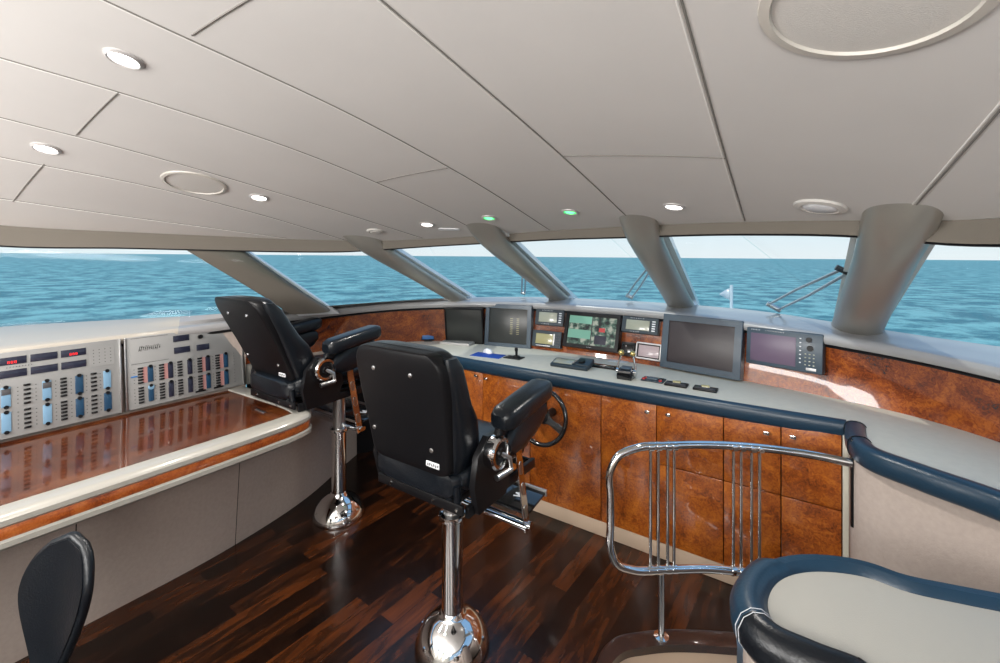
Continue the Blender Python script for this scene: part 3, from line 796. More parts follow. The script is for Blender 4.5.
# padded bumper along the front
def pad_rail(bm, path, w, h, drop, z0):
    sec = []
    for k in range(16):
        a = 2*PI*k/16; x = math.copysign(abs(math.cos(a))**.75, math.cos(a))*w/2; y = math.copysign(abs(math.sin(a))**.75, math.sin(a))*h/2
        sec.append((x, y))
    rows = []
    N = len(path)
    for i, p in enumerate(path):
        tn = (path[min(i+1, N-1)]-path[max(i-1, 0)]).normalized(); sd = V((tn.y, -tn.x, 0))
        rows.append([V((p.x, p.y, z0))+sd*x+V((0, 0, y)) for x, y in sec])
    loft(bm, rows, closed=True, caps=True)
def seam_ring(bm, p, tn, w, h, z0, r=.0022):
    sd = V((tn.y, -tn.x, 0)).normalized()
    tube(bm, [V((p.x, p.y, z0))+sd*math.copysign(abs(math.cos(a))**.75, math.cos(a))*w/2*1.01+V((0, 0, math.copysign(abs(math.sin(a))**.75, math.sin(a))*h/2*1.01)) for a in [2*PI*k/24 for k in range(24)]], r, 6, closed=True)
bm = B(); pad_rail(bm, [p+V((0, -.012, 0))+O+V((0, 0, 0)) for p in [V((q.x, q.y, 0)) for q in fA]], .055, .082, 0, WZ-.033-WZ+WZ+O.z if False else -.033)
obj('bumper', bm, 'navy', t)
bm = B(); pad_rail(bm, [V((q.x, q.y, 0))+O for q in fB], .075, .085, 0, -.025)
o = obj('bumper', bm, 'navy', t)
bm = B()
for i in (0, 9): seam_ring(bm, V((fB[i].x, fB[i].y, 0))+O, (fB[i+1]-fB[i]).normalized(), .077, .087, -.025, .0018)
obj('bumper_seam', bm, 'blk', t)
# base units
XS = [PY(px, 480, 2.405).x for px in (601, 656.5, 723.5, 781, 842)]
edges = [-2.15, -1.78, -1.41]+XS
KZ = .085
labels = ['first burl cabinet at the port end of the console, hidden behind the helm chairs', 'burl cabinet behind the near helm chair, with two small knobs', 'plain burl cabinet beside the steering wheel',
          'burl cabinet left of the chrome rail, knob at its upper right', 'burl cabinet behind the left bars of the chrome rail', 'burl cabinet behind the right bars of the chrome rail', 'last burl cabinet at the starboard end beside the beige side panel']
knobpx = {1: [(476.5, 375.5), (486.5, 378.5)], 3: [(647.5, 411.5)], 4: [(668.5, 414.5)], 5: [(766.5, 432.5)], 6: [(793, 436.5)]}
for i, (x0, x1) in enumerate(zip(edges, edges[1:])):
    t = thing('base_cabinet', labels[i], 'cabinet', ((x0+x1)/2, 2.6, KZ), group='burl cabinets under the main worktop')
    W = x1-x0
    bm = B(); box(bm, (0, .02, .365), (W-.001, .36, .73)); obj('carcass', bm, 'blk', t, smooth=False)
    two = i >= 4
    parts = [('door', 0, .412), ('drawer_front', .416, .74)] if two else [('door', 0, .74)]
    for nme, z0, z1 in parts:
        bm = B(); box(bm, (0, -.185, (z0+z1)/2+.0), (W-.004, .022, z1-z0-.001), .002); d = obj(nme, bm, 'burl', t)
    for px, py in knobpx.get(i, []):
        q = PY(px, py, 2.395)
        bm = B(); cyl(bm, (0, 0, 0), (0, -.018, 0), .006, 10); box(bm, (0, -.020, 0), (.026, .010, .018), .004); k = obj('knob', bm, 'chrome', d); k.location = (q.x-(x0+x1)/2, -.196, q.z-KZ)
bm = B(); box(bm, ((edges[0]+edges[-1])/2, 2.42, KZ/2), (edges[-1]-edges[0]+.03, .03, KZ-.002), .002); tag(obj('kick_plate', bm, 'kick'), 'pale tan kick strip along the foot of the burl cabinets', 'kick plate')
bm = B(); box(bm, (edges[-1]+.014, 2.40, .43), (.024, .03, .80), .003); tag(obj('filler_strip', bm, 'top'), 'narrow beige upright strip between the last burl cabinet and the side panel', 'panel')
# beige side of the starboard console below the padded edge
bm = B()
pth = [V((.172, 2.43, 0)), V((.165, 2.2, 0)), V((.185, 2.125, 0)), V((.235, 2.08, 0))]+[V((q.x-.005, q.y-.0, 0)) for q in fB[24:] if q.y > -2.95]
loft(bm, [[p for p in pth], [p+V((0, 0, .84)) for p in pth]]); o = obj('side_panel', bm, 'taupe'); solid(o, .02, 1)
tag(o, 'beige upholstered side of the starboard console below its padded edge', 'panel')
# ================================================================== INSTRUMENTS ON THE DASH
def dashT(a): return Tcv(a)+V((0, 0, -.05))
def dfit(tl, tr, bl, br):
    ml = ((tl[0]+bl[0])/2, (tl[1]+bl[1])/2); mr = ((tr[0]+br[0])/2, (tr[1]+br[1])/2)
    mt = ((tl[0]+tr[0])/2, (tl[1]+tr[1])/2); mb = ((bl[0]+br[0])/2, (bl[1]+br[1])/2)
    mc = ((ml[0]+mr[0])/2, (ml[1]+mr[1])/2)
    c, a, s = surf_hit(Bcv, dashT, *mc)
    da = .01
    X = (Bcv(a+da).lerp(dashT(a+da), s)-Bcv(a-da).lerp(dashT(a-da), s)); X.z = 0; X.normalize()
    Y = (dashT(a)-Bcv(a)); Y = (Y-X*Y.dot(X)).normalized(); N = X.cross(Y).normalized()
    def hit(p):
        d = ray(*p); k = (c-EYEP).dot(N)/d.dot(N); return EYEP+d*k-c
    W = (hit(mr)-hit(ml)).dot(X); Hh = (hit(mt)-hit(mb)).dot(Y)
    return Matrix.Translation(c+N*.004) @ Matrix((X, Y, N)).transposed().to_4x4(), W, Hh
def panel_box(t, name, m, W, Hh, d0, d1, bev=.004, cx=0, cy=0, parent=None):
    bm = B(); box(bm, (cx, cy, (d0+d1)/2), (W, Hh, d1-d0), bev); return obj(name, bm, m, parent or t)
def bezel(t, name, m, W, Hh, bw, bh, d0, d1, cx=0, cy=0, r=.006):
    # a frame with an opening
    bm = B()
    oo = rounded_rect(W, Hh, r, 3); ii = rounded_rect(W-2*bw, Hh-2*bh, min(r*.5, .003), 3)
    rows = [[V((x, y, d0)) for x, y in oo], [V((x, y, d1-.003)) for x, y in oo], [V((x*(1-.006/W), y*(1-.006/Hh), d1)) for x, y in oo], [V((x+cx, y+cy, d1)) for x, y in ii], [V((x+cx, y+cy, d1-.008)) for x, y in ii]]
    loft(bm, rows, closed=True); return obj(name, bm, m, t)
def buttons(t, pts, w, h, z, m, name='button', bev=.0012):
    key = (name, m, round(w, 4), round(h, 4))
    for x, y in pts:
        inst(name, key, lambda: (lambda b: (box(b, (0, 0, 0), (w, h, .004), bev), b)[1])(B()), m, t, (x, y, z))
def monitor(name, label, cat, q, bez, scr, bw, bh, depth=.045):
    mtx, W, Hh = dfit(*q)
    t = thing(name, label, cat, matrix=mtx)
    bezel(t, 'bezel', bez, W, Hh, bw, bh, -.01, depth)
    panel_box(t, 'screen', scr, W-2*bw+.004, Hh-2*bh+.004, depth-.014, depth-.007, .001)
    return t, W, Hh, depth
t, W, Hh, d = monitor('computer_monitor', 'slim black computer monitor with dark screen at the left end of the dash', 'monitor', ((450, 306), (487, 307), (444, 340), (482, 343)), 'blk', 'screen_off', .010, .012, .06)
bm = B(); cyl(bm, (0, -Hh/2-.03, .02), (0, -Hh/2+.02, .02), .018, 10); obj('stand', bm, 'whitep', t)
t, W, Hh, d = monitor('radar_display', 'square slate framed radar display second from left on the dash', 'display', ((490, 304), (535, 305), (484, 344), (530, 350)), 'slate', 'screen_off', .034, .034)
for x in (.03, .085):
    bm = B()
    for k in range(9): box(bm, (x, -.06+.015*k, d-.0065), (.022, .004, .001))
    obj('readout', bm, 'lcdy', t, smooth=False)
def small_unit(label, q, scr, btn, bez='slated', cat='instrument', name='navigation_display'):
    mtx, W, Hh = dfit(*q)
    t = thing(name, label, cat, matrix=mtx)
    bezel(t, 'housing', bez, W, Hh, W*.17, Hh*.18, -.01, .030, cx=-W*.05)
    panel_box(t, 'backplate', bez, W*.9, Hh*.9, -.005, .024, .001)
    panel_box(t, 'screen', scr, W*.64, Hh*.62, .022, .0275, .001, cx=-W*.06)
    if btn == 1:
        buttons(t, [(W*.38, Hh*(.28-.14*k)) for k in range(5)], W*.09, Hh*.07, .031, 'whitep')
        glyphs(t, -W*.28, W*.12, Hh*.42, Hh*.055, 8, 'whitep', 'maker_lettering', .0308, 0)
        glyphs(t, -W*.26, W*.02, -Hh*.42, Hh*.05, 6, 'whitep', 'caption_lettering', .0308, 0)
    else:
        buttons(t, [(W*(.34+.08*j), Hh*(.32-.16*k)) for k in range(5) for j in (0, 1)], W*.05, Hh*.08, .031, 'dot')
        panel_box(t, 'side_strip', 'silver2', W*.05, Hh*.7, .025, .0305, .001, cx=W*.25)
        panel_box(t, 'lower_strip', 'silver2', W*.5, Hh*.05, .028, .0305, .001, cx=-W*.1, cy=-Hh*.42)
    return t
small_unit('small navigation display with pale screen, upper of the two beside the radar', ((538, 309), (565.5, 311), (536, 324.5), (564.5, 327)), 'lcd', 1)
small_unit('small depth display with yellow screen and side keys, lower of the two beside the radar', ((535, 330), (563.5, 332.5), (533, 346), (561.5, 349)), 'lcdy', 2)
small_unit('navigation display with pale green screen right of the camera monitor', ((624, 316.5), (660, 319.5), (622.5, 332), (659, 336)), 'lcd', 1)
# camera monitor
t, W, Hh, d = monitor('camera_monitor', 'black camera monitor with a lit four-way picture at the middle of the dash', 'monitor', ((569, 311), (622, 317), (563.5, 346), (619, 353.5)), 'blk', 'screen_off', .026, .026)
w2, h2 = W-.052, Hh-.052
panel_box(t, 'camera_picture', 'cctv', w2*.48, h2*.98, d-.0075, d-.006, 0, cx=w2*.255, cy=0)
panel_box(t, 'camera_picture', 'cct_sea', w2*.48, h2*.26, d-.0075, d-.006, 0, cx=-w2*.245, cy=h2*.36)
panel_box(t, 'camera_picture', 'cctv', w2*.48, h2*.22, d-.0075, d-.006, 0, cx=-w2*.245, cy=h2*.12)
panel_box(t, 'camera_picture', 'cct_sea', w2*.48, h2*.30, d-.0075, d-.006, 0, cx=-w2*.245, cy=-h2*.14)
panel_box(t, 'camera_picture', 'cctv', w2*.48, h2*.20, d-.0075, d-.006, 0, cx=-w2*.245, cy=-h2*.39)
panel_box(t, 'camera_picture', 'redp', w2*.12, h2*.14, d-.0072, d-.0055, 0, cx=w2*.22, cy=h2*.06)
panel_box(t, 'camera_picture', 'disp', w2*.24, h2*.3, d-.0072, d-.0055, 0, cx=w2*.20, cy=-h2*.28)
glyphs(t, -.02, .02, -Hh/2+.012, .006, 4, 'whitep', 'maker_lettering', d+.0006, 0)
# small black panel and silver framed touch screen
mtx, W, Hh = dfit((623, 342), (636, 343), (621, 356), (635, 357))
t = thing('relay_box', 'small plain black control box behind the throttle levers', 'instrument', matrix=mtx)
panel_box(t, 'housing', 'blk', W, Hh, -.01, .02, .004); panel_box(t, 'face', 'blkg', W*.8, Hh*.7, .02, .023, .001)
mtx, W, Hh = dfit((637, 341.5), (662.5, 345), (636, 358), (661.5, 362))
t = thing('touch_screen', 'small pinkish touch screen in a silver frame right of the throttle', 'display', matrix=mtx)
bezel(t, 'frame', 'silver2', W, Hh, .009, .009, -.01, .018, r=.012)
bezel(t, 'inner_frame', 'blk', W-.016, Hh-.016, .009, .009, 0, .014); panel_box(t, 'screen', 'lcdp', W-.03, Hh-.03, .002, .010, .001)
# big panel
t, W, Hh, d = monitor('chart_display', 'largest dash display, blank brown-grey screen in a broad slate frame', 'display', ((665, 314), (743, 321), (661.5, 367), (741, 379)), 'slate', 'screen_big', .042, .040, .055)
glyphs(t, W*.30, W*.42, -Hh/2+.018, .006, 5, 'dot', 'model_lettering', d+.0008, 0)
# plotter
mtx, W, Hh = dfit((747.5, 326), (823.5, 334), (746.5, 363.5), (823.5, 373))
t = thing('chart_plotter', 'slate chart plotter with purple screen and keypad at the right of the dash', 'display', matrix=mtx)
panel_box(t, 'housing', 'slated', W, Hh, -.01, .040, .010)
panel_box(t, 'face', 'slate', W*.985, Hh*.97, .035, .045, .008)
panel_box(t, 'screen', 'plotscr', W*.60, Hh*.74, .042, .0465, .001, cx=-W*.13, cy=-Hh*.02)
bm = B(); cyl(bm, (W*.33, Hh*.33, .044), (W*.33, Hh*.33, .056), .013, 16); obj('rotary_knob', bm, 'blk', t)
bm = B(); cyl(bm, (W*.345, Hh*.12, .044), (W*.345, Hh*.12, .050), .015, 16); obj('cursor_pad', bm, 'blk', t)
buttons(t, [(W*.225, Hh*(.34-.1*k)) for k in range(7)], .008, .006, .046, 'whitep')
buttons(t, [(W*(.29+.05*j), Hh*(-.03-.09*k)) for k in range(4) for j in range(3)], .008, .006, .046, 'lcd')
glyphs(t, -W*.43, -W*.30, Hh*.44, .006, 6, 'whitep', 'maker_lettering', .0455, 0)
glyphs(t, -W*.24, W*.02, Hh*.44, .005, 12, 'silver2', 'model_lettering', .0455, 0)
panel_box(t, 'badge', 'silver2', .045, .014, .044, .0465, .002, cx=W*.36, cy=-Hh*.40)
# ================================================================== THINGS ON THE WORKTOP
def on_top(px, py): p = P(px, py, WZ); return V((p.x, p.y, WZ+.0005))
def ry(a): return math.radians(a)
# small blue screened instrument
q = on_top(428, 341)
t = thing('depth_gauge', 'small blue screened gauge standing upright on the worktop at left', 'gauge', q, (0, 0, ry(42)))
bm = B(); box(bm, (0, 0, .042), (.115, .022, .072), .006, rot=(-.15, 0, 0)); obj('case', bm, 'blk', t)
bm = B(); box(bm, (0, -.012, .043), (.095, .004, .052), .001, rot=(-.15, 0, 0)); obj('screen', bm, 'bluep', t)
bm = B(); box(bm, (0, 0, .004), (.07, .05, .008), .002); obj('foot', bm, 'blk', t)
# keyboard
q = on_top(457, 344)
t = thing('computer_keyboard', 'flat grey keyboard lying in front of the left monitor', 'keyboard', q, (0, 0, ry(12)))
bm = B(); box(bm, (0, 0, .009), (.27, .11, .018), .004); obj('case', bm, 'silver2', t)
bm = B()
for i in range(13):
    for j in range(4): box(bm, (-.118+.0197*i, -.038+.025*j, .019), (.016, .020, .005), .001)
o = obj('keys', bm, 'key', t); 
q = on_top(488, 355.5)
t = thing('mouse_pad', 'blue mouse pad lying on the beige worktop', 'mouse pad', q, (0, 0, ry(8)))
bm = B(); box(bm, (0, 0, .0015), (.235, .125, .003), .001); obj('sheet', bm, 'pad', t)
q = on_top(488, 353)
t = thing('computer_mouse', 'white computer mouse on the blue mouse pad', 'mouse', q+V((0, 0, .003)), (0, 0, ry(70)))
bm = B(); bmesh.ops.create_uvsphere(bm, u_segments=20, v_segments=12, radius=1)
for v in bm.verts: v.co = V((v.co.x*.030, v.co.y*.052, max(0, v.co.z)*.030))
obj('shell', bm, 'whitep', t)
bm = B(); box(bm, (0, .022, .026), (.004, .022, .006), .001); obj('wheel', bm, 'key', t)
# joystick
q = on_top(514, 358)
t = thing('bow_thruster_joystick', 'short black joystick on a square plate beside the mouse pad', 'joystick', q, (0, 0, ry(4)))
bm = B(); box(bm, (0, 0, .003), (.13, .085, .006), .002); obj('plate', bm, 'blk', t)
bm = B(); lathe(bm, [(0, .02), (.022, .018), (.028, .005)], 20, (.02, 0, 0)); obj('boot', bm, 'blk', t)
bm = B(); tube(bm, [(.02, 0, .01), (.02, 0, .045), (.018, 0, .06), (.018, 0, .075)], .01, 12, rr=[.009, .009, .013, .010]); obj('stick', bm, 'blk', t)
bm = B(); cyl(bm, (-.04, 0, .005), (-.04, 0, .012), .012, 14); obj('button', bm, 'dot', t)
# autopilot panel
q = on_top(571, 367)
t = thing('autopilot_panel', 'slate control panel with grey display and round dial, in front of the camera monitor', 'control panel', q, (0, 0, ry(2)))
bm = B(); box(bm, (0, 0, .016), (.255, .105, .030), .008, rot=(.22, 0, 0)); box(bm, (.085, .02, .028), (.10, .11, .036), .010, rot=(.22, 0, 0)); obj('housing', bm, 'slated', t)
bm = B(); box(bm, (-.045, -.005, .0325), (.13, .066, .004), .001, rot=(.22, 0, 0)); obj('screen', bm, 'lcd', t)
bm = B(); cyl(bm, (.075, 0, .038), (.073, -.003, .052), .024, 20); obj('dial', bm, 'blk', t)
for k in range(3):
    bm = B(); box(bm, (.030, -.03+.022*k, .038+.0025*k), (.014, .012, .006), .002); obj('key', bm, 'key', t)
# flat black panel and paper
q = on_top(604.5, 367.5)
t = thing('engine_control_pad', 'flat glossy black keypad between the slate panel and the throttle', 'control panel', q, (0, 0, 0))
bm = B(); box(bm, (0, 0, .006), (.165, .07, .012), .004); obj('housing', bm, 'blk', t)
bm = B(); box(bm, (0, 0, .0125), (.145, .045, .002), .001); obj('face', bm, 'blkg', t)
bm = B(); box(bm, (0, 0, 0), (.13, .06, .002), rot=(0, 0, .1)); o = obj('paper_note', bm, 'paper'); o.location = on_top(618, 361.5)+V((0, 0, .001)); tag(o, 'white paper slip lying behind the black keypad', 'paper')
# throttle
q = on_top(626.5, 378)
t = thing('engine_throttle', 'twin lever engine throttle with brass ball knobs on the worktop', 'throttle', q, (0, 0, ry(2)))
bm = B(); rows = []
for y, z0, z1 in ((-.048, 0, .032), (-.040, 0, .050), (-.01, 0, .062), (.02, 0, .058), (.045, 0, .04)):
    rows.append([V((x, y, z)) for x, z in ((-.042, z0), (.042, z0), (.045, z1*.6), (.036, z1), (-.036, z1), (-.045, z1*.6))])
loft(bm, rows, closed=True, caps=True); obj('housing', bm, 'blkg', t)
bm = B(); box(bm, (0, -.003, .062), (.06, .05, .006), .002, rot=(.1, 0, 0)); obj('top_plate', bm, 'slate', t)
for s in (-1, 1):
    bm = B(); cyl(bm, (s*.044, 0, .035), (s*.058, 0, .035), .020, 20); obj('hub', bm, 'chrome', t)
    bm = B(); tube(bm, [(s*.053, 0, .035), (s*.050, .005, .075), (s*.036, .010, .135)], .006, 10); l = obj('lever', bm, 'chrome', t)
    bm = B(); bmesh.ops.create_uvsphere(bm, u_segments=18, v_segments=12, radius=.0175); xf(bm.verts, Matrix.Translation((s*.034, .011, .145))); obj('knob', bm, 'brass', l)
# three little panels to the right of the throttle
q = on_top(653.5, 380.5)
t = thing('trim_switch_panel', 'small switch plate with red buttons, just right of the throttle', 'control panel', q, (0, 0, ry(0)))
bm = B(); box(bm, (0, 0, .004), (.125, .09, .008), .003); obj('plate', bm, 'slated', t)
for x, y in ((-.048, -.028), (.046, -.030), (-.04, .0)):
    bm = B(); cyl(bm, (x, y, .007), (x, y, .015), .009, 14); obj('button', bm, 'redp', t)
bm = B(); cyl(bm, (-.03, -.022, .014), (.03, -.022, .014), .011, 14); obj('roller', bm, 'slate', t)
bm = B(); box(bm, (.01, .02, .009), (.08, .035, .004), .001); obj('label_plate', bm, 'blkg', t)
for (px, py), lab in (((676.5, 385.5), 'black key plate with a green rocker, left of the matching pair'), ((705.5, 390), 'black key plate with a green rocker, right of the matching pair')):
    q = on_top(px, py)
    t = thing('thruster_switch_panel', lab, 'control panel', q, (0, 0, 0))
    bm = B(); box(bm, (0, 0, .006), (.118, .070, .012), .003); obj('plate', bm, 'blk', t)
    bm = B(); box(bm, (0, -.012, .0125), (.10, .030, .003), .001); obj('face', bm, 'dot', t)
    bm = B(); cyl(bm, (-.022, .018, .010), (.018, .018, .012), .011, 14); obj('rocker', bm, 'lcdy', t)
# ================================================================== STEERING WHEEL
c = PY(542, 417, 2.26)
t = thing('steering_wheel', 'black three-spoke steering wheel mounted on the burl console front', 'steering wheel', c, (ry(90-12), 0, 0))
Rw = .152
bm = B(); tube(bm, [(Rw*math.cos(a), Rw*math.sin(a), 0) for a in [2*PI*k/48 for k in range(48)]], .0135, 12, closed=True); obj('rim', bm, 'blkg', t)
for a in (200, 340, 90):
    a = ry(a); ca_, sa_ = math.cos(a), math.sin(a); pr = V((-sa_, ca_, 0))
    bm = B(); rows = []
    for r0, w_ in ((.02, .026), (.07, .018), (Rw, .024)):
        cc = V((r0*ca_, r0*sa_, -.03*(1-r0/Rw)))
        rows.append([cc+pr*w_, cc+pr*w_+V((0, 0, .008)), cc-pr*w_+V((0, 0, .008)), cc-pr*w_])
    loft(bm, rows, closed=True, caps=True); obj('spoke', bm, 'blkg', t)
bm = B(); lathe(bm, [(0, -.012), (.03, -.014), (.042, -.022), (.042, -.045)], 28); obj('hub', bm, 'blk', t)
bm = B(); cyl(bm, (0, 0, -.04), (0, .02, -.135), .025, 18); obj('column', bm, 'blk', t)
# ================================================================== CHROME RAIL
def rp(px, py, z): return P(px, py, z)
RT = [V((.165, 2.16, .80)), V((.02, 2.15, .803)), V((-.16, 2.10, .805)), V((-.33, 2.02, .805)), V((-.48, 1.91, .803))]
zt, zb = .803, .285
e0 = V((-.575, 1.83, 0)); e1 = V((-.655, 1.765, 0))
top = [V((.165, 2.175, .80)), V((.05, 2.165, zt)), V((-.13, 2.115, zt+.004)), V((-.31, 2.03, zt+.004)), V((-.46, 1.925, zt+.002)), V((-.565, 1.84, zt-.004)), V((-.625, 1.79, zt-.035)), V((-.650, 1.768, zt-.09)), V((-.650, 1.768, zt-.20))]
bot = [V((-.650, 1.768, zb+.20)), V((-.650, 1.768, zb+.10)), V((-.630, 1.785, zb+.037)), V((-.575, 1.83, zb+.006)), V((-.47, 1.915, zb)), V((-.31, 2.03, zb)), V((-.13, 2.115, zb))]
t = thing('chrome_guard_rail', 'chrome guard rail with eight upright bars around the stairwell', 'railing', (-.48, 1.9, 0))
O = V((.48, -1.9, 0))
bm = B(); tube(bm, cr([p+O for p in top+bot], 8), .0165, 14); obj('frame', bm, 'chrome', t)
def onrail(px, seq):
    best = None
    for q in cr(seq, 20):
        dep = q.x*-sn+q.y*cs; x = 500+F*(q.x*cs+q.y*sn)/dep
        if best is None or abs(x-px) < best[0]: best = (abs(x-px), q)
    return best[1]
for px in (651, 659, 667.5, 675, 733, 741.5, 750.5, 758.5):
    a = onrail(px, top[1:6]); 
    bm = B(); cyl(bm, V((a.x, a.y, zb))+O, V((a.x, a.y, zt))+O, .0065, 10); b_ = obj('upright_bar', bm, 'chrome' if px in (667.5, 675, 750.5, 741.5) else 'chrome', t)
    for z in (zt, zb):
        tn = V((.8, .6, 0)).normalized()
        bm = B(); cyl(bm, V((a.x, a.y, z))+O-tn*.010, V((a.x, a.y, z))+O+tn*.010, .0195, 14); obj('clamp', bm, 'chrome', b_)
for px in (662, 747):
    a = onrail(px, top[1:6]); bm = B(); cyl(bm, V((a.x, a.y, .0))+O, V((a.x, a.y, zb))+O, .013, 14); o = obj('post', bm, 'chrome', t)
    bm = B(); lathe(bm, [(.013, .012), (.03, .008), (.032, 0)], 20, V((a.x, a.y, 0))+O); obj('foot_flange', bm, 'chrome', o)
bm = B(); box(bm, V((.168, 2.19, .72))+O, (.012, .03, .34), .004); obj('wall_bracket', bm, 'blk', t)
# ================================================================== PADDED STAIR SURROUND, LOWER RIGHT
BZ = .80
inner_px = [(1010, 612), (960, 602), (903, 589), (870, 577), (830, 570.5), (804, 571), (782, 578), (770, 592), (768, 606), (775, 622), (812, 640), (867, 662)]
inner = [P(px, py, BZ) for px, py in inner_px]
inner = [V((.95, 1.62, 0)), V((.70, 1.52, 0))]+[V((p.x, p.y, 0)) for p in inner]+[V((.16, .93, 0)), V((.34, .80, 0)), V((.6, .68, 0)), V((.95, .60, 0))]
ic = cr(inner, 6)
t = thing('stair_surround', 'padded navy rimmed beige topped surround in the lower right corner', 'padded surround', (.2, 1.2, BZ))
O = V((-.2, -1.2, -BZ))
bm = B(); vs_ = [bm.verts.new(V((p.x, p.y, BZ-.004))+O) for p in ic]; bm.faces.new(vs_); bmesh.ops.triangulate(bm, faces=bm.faces); obj('top_pad', bm, 'padtop', t, smooth=False)
bm = B(); rows = []; N = len(ic)
# outward side of the path is to the right when walking it this way round
cen = V((.5, 1.12, 0))
prof = [(0, -.006), (.006, .004), (.022, .016), (.045, .018), (.066, .006), (.078, -.020), (.076, -.048), (.060, -.070), (.040, -.076)]
sides = []
for i, p in enumerate(ic):
    tn = (ic[min(i+1, N-1)]-ic[max(i-1, 0)]).normalized(); sd = V((tn.y, -tn.x, 0))
    if i < N*.75 and False: pass
    sides.append(sd)
chk = ic[N//2]+sides[N//2]*.1
if (chk-cen).length < (ic[N//2]-cen).length: sides = [-s for s in sides]
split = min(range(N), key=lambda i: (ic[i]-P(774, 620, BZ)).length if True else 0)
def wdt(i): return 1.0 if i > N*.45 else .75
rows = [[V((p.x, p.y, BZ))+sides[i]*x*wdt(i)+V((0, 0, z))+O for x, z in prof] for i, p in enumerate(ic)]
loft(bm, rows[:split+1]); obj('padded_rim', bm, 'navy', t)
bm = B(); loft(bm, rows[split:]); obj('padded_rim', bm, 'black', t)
bm = B(); loft(bm, [[V((p.x, p.y, BZ-.07))+sides[i]*.05*wdt(i)+O for i, p in enumerate(ic)], [V((p.x, p.y, -.7))+sides[i]*.05*wdt(i)+O for i, p in enumerate(ic)]]); obj('side_wall', bm, 'taupe', t)
for s_ in (-.006, .006):
    bm = B(); i = split; tn = (ic[i+1]-ic[i-1]).normalized()
    tube(bm, [V((ic[i].x, ic[i].y, BZ))+tn*s_+sides[i]*x*1.0*wdt(i)+V((0, 0, z+.0012))+O for x, z in prof[:8]], .0009, 6); obj('stitching', bm, 'thread', t)
